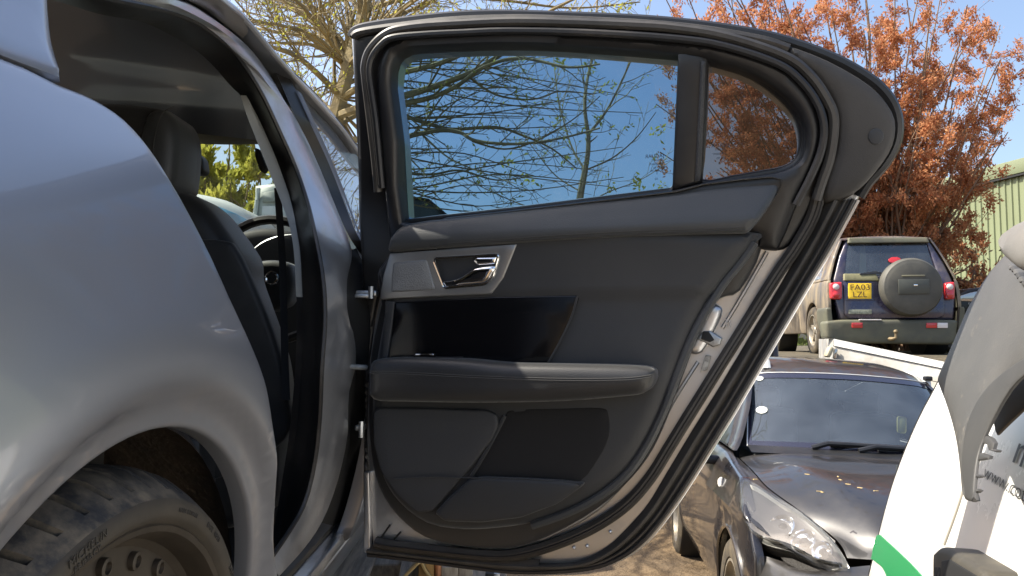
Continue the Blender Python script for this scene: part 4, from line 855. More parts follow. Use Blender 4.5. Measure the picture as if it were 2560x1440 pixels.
MB().add(*boxv((-1.22, 0.03, 1.42), (.03, .22, .07), bev=.02)).build('interior_mirror', M['void'], suv, local=True)
pv = wpt(.27, .46, -.05); MB().add(*boxv(pv, (.01, .05, .10), bev=.012)).build('hanging_freshener', mat('yellow_card', (.5, .42, .12), .7), suv, local=True)
pv = wpt(-.08, .74, -.5); MB().add(*boxv(pv, (.02, .10, .09), bev=.01)).build('hanging_tag', mat('cream_card', (.6, .58, .45), .8), suv, local=True)
# wipers and scuttle
MB().add(*loftv([[wpt(u, .0, .012) + V((.0, 0, -.004)) for u in np.linspace(-1, 1, 21)], [wpt(u, 0, 0) + V((.14, 0, -.025)) for u in np.linspace(-1, 1, 21)]])).build('scuttle', M['black'], suv, local=True)
for u0, u1, v1 in ((-.42, .42, .03), (-.14, .75, .02)):
    wp = MB().add(*tubev([wpt(u0, -.03, .025), wpt(u0 + .1, .0, .045), wpt(u1, v1, .04)], [.016, .015, .010], 8)).build('wiper', M['black'], suv, local=True)
    MB().add(*tubev([wpt(u0 + .12, v1 - .015, .018), wpt(u1 + .1, v1 + .01, .018)], .009, 6)).build('wiper_blade', M['rubber'], wp, local=True)
lf = mat('dry_bud_scale', (.50, .38, .18), .8)
lt = MB()
for px, py in ((2018, 1190), (2095, 1196), (2101, 1204), (2150, 1224), (2048, 1233), (2055, 1235), (1888, 1203), (2190, 1232), (2120, 1215)):
    q = KI @ on(px, py, lambda p: (KI @ p).z - (1.10 - .10 * max(0, (KI @ p).x + .2) ** 1.5), 2., 6., 80)
    q.z += .008; a = rng.uniform(0, 6); lt.add(*boxv(q, (.022, .007, .003), Matrix.Rotation(a, 3, 'Z')))
lt.build('bud_scales', lf, bon, local=True, kind='stuff')

# ================================================================ dark blue SUV with a spare wheel, on the bank
M['fl'] = mat('dusty_dark_blue_paint', (.016, .017, .06), .22, .2, coat=.8, dust=(.22, .18, .13), dscale=1.7, dlo=.42, dhi=.85, up=.3)
M['flside'] = mat('mossy_dark_blue_paint', (.02, .02, .04), .28, .2, coat=.6, dust=(.26, .21, .14), dscale=2.6, dlo=.30, dhi=.62, stretch=(1.6, 1, .5))
M['flplastic'] = mat('faded_grey_green_bumper', (.085, .086, .066), .6, col2=(.13, .13, .085), nscale=3, dust=(.16, .14, .09), dscale=2, dlo=.5, dhi=.9)
M['redlamp'] = mat('red_lamp', (.55, .03, .035), .15, coat=.8)
M['whitelamp'] = mat('clear_lamp', (.75, .70, .68), .2, coat=.5)
fo = P(2238, 850, 10.7); FM = frame((fo.x, fo.y, 1.515), (math.sin(R(7)), math.cos(R(7)), 0)); FI = FM.inverted()
fl = thing('blue_suv', 'dusty dark blue off-roader with a rear spare wheel, parked up on the bank', 'car', FM)
fy = interp([(.15, .82), (.4, .88), (.6, .90), (.85, .90), (1.02, .885), (1.1, .86), (1.35, .77), (1.55, .68), (1.66, .62)])
def fon(px, py, x=0.):
    q = FI @ on(px, py, lambda p: (FI @ p).x - x, 6, 16, 60); return q.y, q.z
def fx(z): return float(np.interp(z, [0, .6, 1.05, 1.65], [0, .0, .06, .26]))     # tailgate leans forward towards the roof
def fmap(u, v, o): return FM @ V((fx(v) - o, u, v))
def fon2(px, py, o=0.):
    q = FI @ on(px, py, lambda p: (FI @ p).x - fx((FI @ p).z) + o, 6, 16, 60); return q.y, q.z
def fpan(name, px, m, o=0., th=.02, bev=.01, bh=None, parent=None, grid=.08, **k):
    return relief(name, [fon2(p[0], p[1], o) for p in px], fmap, m, parent or fl, o, th, bev, bh, grid, **k)
for s in (1, -1):
    mp = lambda u, v, o, s=s: FM @ V((u, s * (fy(v) + o - .06 * max(0, u - 3.3) ** 2 - .05 * max(0, .25 - u)), v))
    lk = FM @ V((2, s * 8, 1))
    ol = [(.03, .35), (.0, .7), (.06, 1.05), (1.5, 1.06), (3.0, 1.06), (3.4, 1.02), (4.1, .92), (4.3, .6), (4.2, .3)] + [(3.38 + .40 * math.cos(a), .36 + .40 * math.sin(a)) for a in np.linspace(R(-8), R(188), 30)] + [(.80 + .40 * math.cos(a), .36 + .40 * math.sin(a)) for a in np.linspace(R(-8), R(188), 30)]
    relief('body_side', ol, mp, M['flside'], fl, 0, .03, .02, grid=.08, look=lk)
    win = [(.45, 1.10), (.62, 1.50), (1.3, 1.55), (2.2, 1.54), (2.75, 1.35), (2.95, 1.10)]
    relief('greenhouse', [(.06, 1.055), (.26, 1.66), (1.0, 1.69), (2.3, 1.66), (2.7, 1.5), (3.2, 1.06)], mp, M['flside'], fl, -.005, .02, .015, grid=.1, look=lk, holes=[win])
    relief('side_window', win, mp, M['front_glass'], fl, -.012, .01, .004, grid=.12, look=lk)
    relief('rear_corner_bumper', [(-.02, .16), (-.03, .66), (.40, .66), (.46, .52), (.38, .20)], mp, M['flplastic'], fl, .03, .05, .02, grid=.06, look=lk)
    for a in (.80, 3.38):
        MB().add(*lathev([(.40, .02), (.41, -.04), (.41, -.28), (0, -.29)], (a, s * .87, .36), (0, s, 0), (0, 0, 1), 36)).build('arch_liner', M['void'], fl, local=True)
        road_wheel(fl, (a, s * .90, .35), .35, .22, s, 6)
rowsr = [[V((x, y * wd, z + .03 * (1 - y * y))) for y in np.linspace(-1, 1, 9)] for x, z, wd in ((.24, 1.635, .62), (.4, 1.68, .64), (1.5, 1.70, .66), (2.3, 1.66, .65), (2.7, 1.52, .68), (3.25, 1.08, .8), (4.0, .98, .8), (4.25, .8, .78), (4.3, .3, .75))]
MB().add(*loftv(rowsr)).build('roof', M['fl'], fl, local=True)
back = [(2084, 740), (2083, 700), (2098, 640), (2113, 602), (2124, 593), (2180, 591), (2260, 590), (2316, 594), (2332, 612), (2362, 660), (2384, 705), (2390, 745), (2385, 800), (2100, 800)]
fpan('rear_body', rnd(back, 6), M['fl'], .0, .05, .04, holes=[[fon2(*p) for p in [(2122, 624), (2126, 608), (2310, 605), (2318, 612), (2338, 668), (2340, 690), (2116, 690)]]])
fpan('tailgate', rnd([(2108, 690), (2350, 690), (2362, 740), (2362, 790), (2345, 797), (2125, 797), (2112, 788)], 6), M['fl'], .035, .04, .02)
fpan('roof_edge', rnd([(2122, 594), (2318, 593), (2326, 606), (2120, 608)], 3), M['flplastic'], .05, .06, .02)
rw = fpan('rear_window', [(2120, 605), (2314, 603), (2342, 692), (2112, 692)], M['suvglass'], -.008, 0, .004)
fpan('grab_panel', rnd([(2110, 684), (2190, 684), (2200, 702), (2110, 702)], 3), mat('pale_green_dusty_plastic', (.20, .19, .10), .6), .06, .03, .012)
fpan('plate_recess', rnd([(2114, 703), (2188, 703), (2188, 752), (2114, 752)], 3), M['fl'], .042, .01, .004)
plate = fpan('number_plate', rnd([(2121, 708), (2179, 708), (2179, 747), (2121, 747)], 1.5), mat('yellow_plate', (.85, .56, .03), .4), .055, .01, .004)
for body, px0, px1, py in (('FA03', 2125, 2175, 725), ('LZL', 2132, 2168, 743)):
    v_, f_, wd = textv(body, 1, .0); (ya, za), (yb, zb) = fon2(px0, py, .06), fon2(px1, py, .06); k_ = (yb - ya) / wd
    MB().add([fmap(ya + p.x * k_, za + p.y * .082 / .72, .0585) for p in v_], f_).build('plate_characters', mat('plate_black', (.07, .03, .02), .6), plate, smooth=0)
fpan('badge_strip', rnd([(2122, 774), (2180, 774), (2180, 785), (2122, 785)], 2), mat('pale_sticker_strip', (.30, .32, .25), .6, col2=(.16, .17, .13), nscale=50), .05, .01, .003)
for a, b, s in ((2075, 2106, 1), (2362, 2388, -1)):
    tl = fpan('tail_lamp', rnd([(a, 707), (b, 704), (b, 748), (a + 2, 748)], 6), M['redlamp'], .06, .08, .02)
    for cy_, m_, r_ in ((717, 'whitelamp', .045), (737, 'redlamp', .05)):
        yy, zz = fon2((a + b) / 2, cy_, .065); MB().add(*lathev([(r_, -.01), (r_ * .9, .012), (r_ * .5, .022), (0, .024)], fmap(yy, zz, .062), FM.to_3x3() @ V((-1, 0, 0)), (0, 0, 1), 20)).build('lamp_bulb', M[m_], tl)
fpan('rear_bumper', rnd([(2064, 803), (2108, 799), (2350, 799), (2396, 800), (2392, 850), (2380, 862), (2085, 858), (2066, 845)], 8), M['flplastic'], .10, .25, .04)
fpan('number_lamp_bar', rnd([(2148, 798), (2204, 798), (2204, 801), (2148, 801)], .5), M['whitelamp'], .11, .02, .003)
for a, b, c in ((2130, 2157, None), (2316, 2370, 2343)):
    r_ = fpan('bumper_reflector', rnd([(a, 807), (b if not c else c, 807), (b if not c else c, 820), (a, 820)], 2), M['redlamp'], .112, .02, .004)
    if c: fpan('reversing_lamp', rnd([(c + 1, 807), (b, 807), (b, 820), (c + 1, 820)], 2), M['whitelamp'], .112, .02, .004, parent=r_)
ya, za = fon2(2283, 717, .25); c = V((fx(za), ya, za))
spare = MB().add(*lathev([(.30, .05), (.385, .055), (.40, .09), (.405, .14), (.40, .21), (.375, .245), (.34, .255), (.325, .262), (.18, .268), (.0, .27)], c, (-1, 0, 0), (0, 0, 1), 56)).build('spare_wheel', mat('dusty_spare_cover', (.06, .06, .053), .6, col2=(.09, .088, .076), nscale=3, dust=(.15, .14, .11), dscale=2, dlo=.45, dhi=.95), fl, local=True)
MB().add(*boxv(c + V((-.274, 0, .0)), (.014, .40, .20), bev=.006)).build('cover_panel', mat('cover_panel', (.075, .08, .068), .5), spare, local=True)
MB().add(*boxv(c + V((-.272, 0, .15)), (.012, .30, .02), bev=.005)).build('cover_bar', mat('cover_bar', (.22, .21, .14), .5), spare, local=True)
MB().add(*boxv(c + V((-.284, -.02, .02)), (.006, .05, .022), bev=.002)).build('cover_badge', M['chrome'], spare, local=True)
fpan('rear_wiper', rnd([(2150, 683), (2190, 678), (2224, 684), (2224, 688), (2190, 685), (2150, 687)], 1), M['black'], .07, .01, .003, grid=.05)
fpan('window_sticker', cat([(2221, 650), (2230, 643), (2248, 644), (2252, 651), (2240, 657), (2226, 656)], 3), M['redlamp'], .012, .004, .002, parent=rw, grid=.05)
fpan('seat_strap', [(2150, 615), (2164, 615), (2166, 690), (2148, 690)], mat('dusty_trim', (.28, .25, .14), .8), -.25, .01, .003)
MB().add(*boxv((1.6, 0, .95), (2.4, 1.4, .5), bev=.1)).build('cabin_floor', M['void'], fl, local=True)
hb = fon2(2240, 842, .2); MB().add(*tubev([V((-.05, hb[0] + .06, .22)), V((-.17, hb[0] + .03, .22)), V((-.2, hb[0], .235)), V((-.2, hb[0], .30))], [.03, .025, .02, .018], 8)).add(*lathev([(0, .05), (.025, .04), (.032, .02), (.02, -.01)], (-.2, hb[0], .30), (0, 0, 1), (1, 0, 0), 12)).build('tow_hitch', mat('rusty_hitch', (.22, .17, .10), .6, .4), fl, local=True)
# ================================================================ white van side, grey bumper, trailer, shed, small background things
M['white'] = mat('white_paint', (.80, .79, .76), .25, coat=.5, dust=(.6, .56, .48), dscale=3, dlo=.5, dhi=1.1)
M['bumper'] = mat('scuffed_grey_plastic', (.078, .077, .076), .5, col2=(.105, .102, .098), nscale=5, bump=.15, bscale=300, dust=(.30, .27, .22), dscale=25, dlo=.62, dhi=.8, bdist=.002)
M['bumper_dk'] = mat('dark_grey_plastic', (.045, .045, .045), .55, col2=(.06, .058, .055), nscale=5)
VT = V((math.sin(R(16.8)), math.cos(R(16.8)), 0)); VN = V((-VT.y, VT.x, 0)); VO = V((1.0, 2.2, 0))
_vl = interp([(0, .0), (.9, 0), (1.2, .025), (1.5, .10), (1.8, .22), (2.1, .36)])
def vmap(u, v, o): return VO + VT * u + V((0, 0, v)) + VN * (o - _vl(v))
def von(px, py, o=0.):
    q = on(px, py, lambda p: (p - VO).dot(VN) + _vl(p.z) - o, .35, 5., 160) - VO; return q.dot(VT), q.z
def v3(px, py, o=0.): return vmap(*von(px, py, o), o)
van = thing('white_van', 'white car-derived van with a green stripe and a dark web address, at the right edge', 'van')
E0 = [(2356, 922), (2335, 965), (2300, 1030), (2264, 1110), (2234, 1190), (2213, 1260), (2197, 1320), (2182, 1380), (2167, 1440)]
edge = [von(*p) for p in cat(E0, 4, False)]
vo = edge + [(edge[-1][0] + .02, edge[-1][1] - .25), (edge[-1][0] - .05, .45), (-2.6, .45), (-2.6, edge[0][1] + .05), (edge[0][0] - .4, edge[0][1] + .06)]
relief('body_side', vo, vmap, M['white'], van, 0, .05, .02, grid=.05)
es = [vmap(a + .012, b, -.012) for a, b in edge]
def estrip(i0, i1, w0, w1, o): 
    e = edge[i0:i1]; return loftv([[vmap(a + w0, b, o) for a, b in e], [vmap(a + w0 * .5 + w1 * .5, b, o + .006) for a, b in e], [vmap(a + w1, b, o) for a, b in e]])
MB().add(*estrip(0, 25, .012, .075, -.022)).build('rear_pillar_trim', mat('cream_trim', (.70, .66, .50), .4), van)
MB().add(*tubev([vmap(a + .006, b, -.010) for a, b in edge], .006, 6)).build('panel_gap', M['void'], van)
MB().add(*estrip(24, 33, .008, .07, -.02)).build('rear_lamp', mat('dark_red_lamp', (.16, .03, .025), .15, coat=.7), van)
MB().add(*loftv([[vmap(a + .07, b, -.04) for a, b in edge], [vmap(a - .02, b, -.9) for a, b in edge], [vmap(a - .05, b, -1.7) for a, b in edge]])).build('tail_panel', M['white'], van)
MB().add(*loftv([[vmap(u, edge[0][1] + .055, -.01) for u in np.linspace(edge[0][0] - .4, -2.6, 6)], [vmap(u, edge[0][1] + .08, -.8) for u in np.linspace(edge[0][0] - .4, -2.6, 6)], [vmap(u, edge[0][1] + .055, -1.6) for u in np.linspace(edge[0][0] - .4, -2.6, 6)]])).build('roof', M['white'], van)
def vpan(name, px, m, o, th=.01, bev=.003, bh=None, parent=None, grid=.03, **k): return relief(name, [von(p[0], p[1], o) for p in px], vmap, m, parent or van, o, th, bev, bh, grid, **k)
vpan('green_stripe', cat([(2192, 1338), (2215, 1352), (2250, 1384), (2290, 1424), (2330, 1478), (2275, 1478), (2225, 1452), (2205, 1418), (2180, 1398), (2178, 1394)], 3), mat('green_vinyl', (.008, .22, .075), .35), .0025, .0024, .0005, 0)
MB().add(*tubev([v3(x, y, .0005) for x, y in cat([(2420, 1180), (2405, 1240), (2385, 1300), (2362, 1362)], 4, False)], .0035, 6)).build('panel_seam', mat('seam_grey', (.30, .28, .24), .7), van)
txt = mat('dark_grey_vinyl', (.07, .07, .07), .5)
for body, pa, pb, hh in (('www.cott', (2456, 1192), (2572, 1262), .55), ('m', (2527, 1152), (2572, 1180), .55)):
    v_, f_, wd = textv(body, 1, 0.); a, b = von(*pa, .003), von(*pb, .003); kx = (b[0] - a[0]) / wd; kz = (b[1] - a[1]) / wd; sz = abs(kx) * hh
    MB().add([vmap(a[0] + p.x * kx, a[1] + p.x * kz + p.y * sz, .003) for p in v_], f_).build('lettering', txt, van, smooth=0)
sb = vpan('step_bumper', rnd([(2328, 1384), (2346, 1366), (2366, 1369), (2450, 1424), (2470, 1520), (2328, 1520)], 5), mat('dirty_black_plastic', (.05, .045, .035), .6, dust=(.2, .17, .12), dscale=6, dlo=.5, dhi=.9), .05, .06, .012)
vpan('bumper_inset', rnd([(2352, 1402), (2372, 1398), (2440, 1440), (2450, 1520), (2352, 1520)], 4), M['void'], .052, .004, .002, parent=sb)
for x in (2335, 2343): vpan('vent_slot', rnd([(x, 1418), (x + 5, 1418), (x + 5, 1450), (x, 1450)], 1), M['void'], .052, .004, .001, parent=sb, grid=.02)
# grey bumper stood on end against the van
bum = thing('grey_bumper', 'scuffed grey plastic bumper with a wheel arch cut-out leaning on the white van', 'bumper')
BO = [(2516, 636), (2560, 600), (2640, 560), (2760, 540), (2800, 760), (2700, 850), (2620, 900), (2560, 930), (2516, 972), (2480, 1032), (2452, 1090), (2436, 1142), (2430, 1190), (2428, 1225), (2436, 1252), (2412, 1251), (2405, 1225), (2401, 1180), (2393, 1120), (2380, 1062), (2362, 1004), (2347, 965), (2346, 948), (2356, 925), (2375, 890), (2402, 830), (2432, 765), (2462, 712), (2492, 665)]
def bb(u, v, d): return .018 * (1 - math.exp(-d / .03)) + .006 * math.sin(v * 9 + u * 3) * (1 - math.exp(-d / .05))
bdy = relief('bumper_skin', [von(x, y, .145) for x, y in cat(BO, 2)], vmap, M['bumper'], bum, .145, .003, .006, .004, grid=.02, bump=bb)
AL = [(2402, 1175), (2405, 1120), (2416, 1060), (2440, 1005), (2475, 958), (2520, 920), (2575, 885), (2640, 855), (2660, 880), (2600, 915), (2560, 937), (2522, 975), (2486, 1035), (2458, 1092), (2441, 1142), (2434, 1190), (2432, 1224), (2437, 1250), (2414, 1249), (2408, 1220)]
relief('arch_lip', [von(x, y, .162) for x, y in cat(AL, 2)], vmap, M['bumper_dk'], bum, .162, .003, .004, .002, grid=.02)
for pts in ([(2430, 1138), (2448, 1132), (2470, 1140), (2468, 1147), (2440, 1152), (2428, 1152)], [(2455, 1085), (2475, 1096), (2482, 1108), (2478, 1122), (2492, 1126), (2488, 1131), (2470, 1126), (2466, 1112), (2448, 1106)], [(2428, 1185), (2444, 1186), (2452, 1191), (2444, 1194), (2428, 1196)], [(2428, 1220), (2440, 1222), (2446, 1226), (2438, 1232), (2428, 1234)]):
    relief('clip_tab', [von(x, y, .16) for x, y in pts], vmap, M['bumper_dk'], bum, .16, .004, .002, grid=.008)
relief('arch_liner', [von(x, y, .07) for x, y in [(2478, 1040), (2515, 985), (2565, 940), (2640, 900), (2640, 1010), (2560, 1020), (2520, 1058), (2490, 1088)]], vmap, mat('brown_grimy_plastic', (.075, .06, .045), .6, dust=(.16, .12, .08), dscale=9, dlo=.4, dhi=.8), bum, .07, .003, .002, grid=.02)
cap = thing('bumper_corner', 'pale grey bumper corner piece with clip ribs, resting above the grey bumper', 'bumper')
CO = [(2502, 640), (2500, 612), (2512, 582), (2535, 560), (2565, 543), (2640, 515), (2760, 520), (2760, 700), (2640, 690), (2570, 686), (2545, 680), (2524, 664)]
relief('corner_skin', [von(x, y, .22) for x, y in cat(CO, 2)], vmap, mat('pale_grey_plastic', (.15, .145, .14), .5, col2=(.18, .172, .16), nscale=5, bump=.1, bscale=300, bdist=.002), cap, .22, .005, .015, .012, grid=.02, bump=lambda u, v, d: .03 * (1 - math.exp(-d / .04)))
rb_ = MB()
for i in range(9):
    t = i / 8; x, y = 2516 + 52 * t, 662 + 78 * t ** 1.3
    rb_ = relief('clip_rib', [von(a, b, .185) for a, b in [(x, y), (x + 7, y - 3), (x + 12, y + 9), (x + 4, y + 14)]], vmap, M['bumper_dk'] if i % 2 else M['bumper'], cap, .185, .02, .003, grid=.01)
relief('clip_fin', [von(x, y, .20) for x, y in [(2506, 612), (2503, 622), (2494, 628), (2505, 618)]], vmap, M['void'], cap, .20, .01, .001, grid=.01)
# ================================================================ pale trailer behind the dark SUV
tr = thing('dropside_trailer', 'pale dusty dropside trailer body tilted behind the dark SUV', 'trailer')
M['pale'] = mat('pale_grey_dusty_paint', (.56, .56, .54), .5, col2=(.42, .40, .36), nscale=5, dust=(.42, .36, .28), dscale=3, dlo=.45, dhi=.9)
tl, tr_, d0, d1 = (2084, 848), (2372, 908), 8.2, 7.2
def tp(t, dy, k=0.): 
    px = tl[0] + (tr_[0] - tl[0]) * t; py = tl[1] + (tr_[1] - tl[1]) * t + dy; return P(px, py, d0 + (d1 - d0) * t) + V((.1, .35, 0)) * k
for nm, a, b, k0, k1, m_ in (('top_rail', -1, 16, 0, .0, 'silverwhite'), ('side_board', 18, 52, .06, .06, 'pale'), ('side_board', 54, 130, .06, .06, 'pale'), ('side_board', 132, 420, .06, .06, 'pale')):
    A_ = [tp(t, a, k0) for t in np.linspace(0, 1.2, 12)]; B_ = [tp(t, b, k1) for t in np.linspace(0, 1.2, 12)]
    MB().add(*loftv([[p + V((.05, .5 if a < 0 else .04, .02 if a < 0 else 0)) for p in A_], A_, B_, [p + V((.05, .05, 0)) for p in B_]])).build(nm, M[m_], tr)
MB().add(*loftv([[tp(0, a, k) for a in (-1, 16, 40, 420)] for k in (.06, 2., 4.)])).build('end_board', M['pale'], tr)
eb = P(2072, 880, 8.2); MB().add(*boxv(eb, (.05, .1, .12), Matrix.Rotation(R(25), 3, 'Y'), .02)).build('corner_post', mat('beige_post', (.42, .38, .26), .6), tr)
MB().add(*boxv(P(2088, 884, 8.15), (.03, .03, .10), Matrix.Rotation(R(12), 3, 'Y'), .004)).build('latch_glass', M['front_glass'], tr)
# ================================================================ green clad shed
shed = thing('green_shed', 'tall pale green corrugated steel shed at the far right', 'building')
M['clad'] = mat('pale_green_cladding', (.20, .23, .13), .55, col2=(.165, .19, .105), nscale=1.2, stretch=(1, 1, .15)); M['fascia'] = mat('pale_green_fascia', (.165, .19, .11), .5)
ST = V((-.23, .973, 0)).normalized(); SO = P(2560, 850, 20); SNn = V((-ST.y, ST.x, 0)); SHh = 6.15
def sheet():
    prof = []
    for i in range(5):
        x = i * .2; prof += [(x, 0), (x + .130, 0), (x + .150, .035), (x + .180, .035)]
    prof.append((1.0, 0)); return loftv([[V((x, -y, z)) for x, y in prof] for z in (0, SHh)])
sv, sf = sheet(); first = None
sm = frame((0, 0, 0), ST)
for i in range(-14, 3):
    if first is None: first = obj('cladding_sheet', sv, sf, M['clad'], shed, local=True, smooth=0); o = first
    else: o = first.copy(); C.objects.link(o); o.parent = shed
    o.matrix_local = Matrix.Translation(SO + ST * (i * 1.0) - V((0, 0, SO.z))) @ sm @ Matrix.Scale(-1, 4, V((0, 1, 0)))
a, b = SO + ST * -14, SO + ST * 3; a.z = b.z = 0
mid = (a + b) / 2
MB().add(*boxv((0, 0, 0), (17.1, .12, .38), bev=.02)).build('fascia', M['fascia'], shed, local=True).matrix_local = Matrix.Translation(mid + SNn * .06 + V((0, 0, SHh + .1))) @ sm
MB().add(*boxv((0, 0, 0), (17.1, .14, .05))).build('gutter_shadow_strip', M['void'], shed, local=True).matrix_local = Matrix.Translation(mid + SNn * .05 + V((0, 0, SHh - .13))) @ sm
MB().add([a - SNn * 0 + V((0, 0, SHh + .28)), b + V((0, 0, SHh + .28)), b - SNn * 8 + V((0, 0, SHh + 1.6)), a - SNn * 8 + V((0, 0, SHh + 1.6))], [(0, 1, 2, 3)]).build('roof', M['clad'], shed)
MB().add([b, b - SNn * 8, b - SNn * 8 + V((0, 0, SHh + 1.6)), b + V((0, 0, SHh + .28))], [(0, 1, 2, 3)]).build('end_wall', M['clad'], shed)
# ================================================================ things seen through glass and in gaps
def block(name, label, cat_, px, depth, th, m, bev=.04, grid=.3):
    t = thing(name, label, cat_)
    xs = [(P(x, y, depth).x, max(0.0, P(x, y, depth).z)) for x, y in px]
    relief('body', xs, lambda u, v, o: V((u, depth - o, v)), m, t, 0, th, bev, grid=grid); return t
def bpart(t, name, px, depth, th, m, bev=.01, grid=.2):
    xs = [(P(x, y, depth).x, P(x, y, depth).z) for x, y in px]
    return relief(name, xs, lambda u, v, o: V((u, depth - o, v)), m, t, 0, th, bev, grid=grid)
pv_ = block('pale_van', 'pale van with a blue side stripe, seen low through the silver car windscreen', 'van', cat([(380, 470), (470, 478), (550, 495), (592, 515), (618, 540), (628, 560)], 3, False) + [(632, 1500), (380, 1500)], 5.6, 2.5, mat('pale_van_paint', (.55, .58, .55), .35), .08, .12)
bpart(pv_, 'blue_stripe', [(545, 516), (588, 533), (616, 548), (618, 562), (545, 562)], 5.58, .01, mat('blue_stripe', (.08, .26, .40), .4), .004)
gv = block('grey_lorry', 'tall grey lorry body seen through the silver car windscreen beside the steering wheel', 'lorry', [(634, 462), (684, 456), (800, 456), (800, 1400), (622, 1400)], 6.3, 2.2, mat('grey_lorry_body', (.30, .34, .32), .5, col2=(.24, .27, .25), nscale=4), .05)
bpart(gv, 'recess_panel', [(655, 480), (690, 476), (760, 476), (760, 502), (655, 505)], 6.27, .02, mat('dark_recess', (.16, .19, .18), .6), .01)
bpart(gv, 'lower_panel', [(655, 515), (760, 512), (760, 550), (652, 550)], 6.27, .02, mat('pale_panel', (.42, .46, .45), .5), .01)
bpart(gv, 'side_rib', [(640, 470), (648, 469), (640, 560), (628, 560)], 6.27, .03, mat('rib_grey', (.36, .40, .38), .5), .01)
ds = block('dark_outbuilding', 'dark low outbuilding showing at the lower left corner of the door window', 'building', [(985, 488), (1062, 496), (1072, 500), (1118, 538), (1122, 1050), (985, 1050)], 14, 3, mat('dark_timber_cladding', (.045, .06, .055), .7, col2=(.07, .085, .08), nscale=2, stretch=(6, 1, .4)), .05)
bpart(ds, 'barge_board', [(1062, 494), (1072, 496), (1122, 538), (1118, 542), (1070, 503), (1060, 499)], 13.95, .1, M['void'], .02)
bpart(ds, 'barge_board', [(985, 486), (1063, 494), (1063, 499), (985, 492)], 13.95, .1, M['void'], .02)
bb_ = block('blue_skip', 'dark blue steel skip peeping out above the SUV roof rail', 'skip', rnd([(1870, 846), (1932, 844), (1946, 852), (1950, 900), (1950, 1100), (1870, 1100)], 6), 8.0, 1.0, mat('dark_blue_steel', (.022, .032, .065), .35, coat=.4), .03, .1)
bpart(bb_, 'rim', [(1870, 845), (1936, 844), (1948, 853), (1949, 858), (1935, 849), (1870, 850)], 7.97, .03, mat('dark_blue_rim', (.04, .05, .09), .3), .008)
bpart(bb_, 'side_rib', [(1928, 850), (1934, 850), (1935, 950), (1929, 950)], 7.97, .03, M['void'], .006)
bc_ = thing('black_car', 'black hatchback glimpsed between the off-roader and the grey bumper', 'car')
prof = cat([(2340, 800), (2345, 770), (2375, 750), (2398, 735), (2425, 722), (2470, 718), (2520, 725), (2560, 745), (2590, 775), (2590, 840), (2340, 850)], 3)
xs = [(P(x, y, 11.8).x, P(x, y, 11.8).z) for x, y in prof]; bm_ = lambda u, v, o: V((u, 11.8 - o, v))
relief('body', xs, bm_, M['gloss'], bc_, 0, 1.6, .08, grid=.2)
relief('side_window', [(P(x, y, 11.8).x, P(x, y, 11.8).z) for x, y in cat([(2390, 752), (2425, 732), (2470, 728), (2520, 735), (2540, 752)], 3)], bm_, M['front_glass'], bc_, .012, .01, .006, grid=.1)
relief('headlamp', [(P(x, y, 11.8).x, P(x, y, 11.8).z) for x, y in cat([(2418, 762), (2428, 754), (2440, 760), (2432, 770)], 3)], bm_, M['lens'], bc_, .02, .02, .01, grid=.1)
for x in (2400, 2540):
    c = P(x, 850, 11.8); MB().add(*lathev([(.2, -.02), (.28, 0), (.31, -.03), (.31, -.2), (.2, -.2)], (c.x, 11.78, 1.515 + .31), (0, -1, 0), (0, 0, 1), 24)).build('wheel', M['tyre2'], bc_)
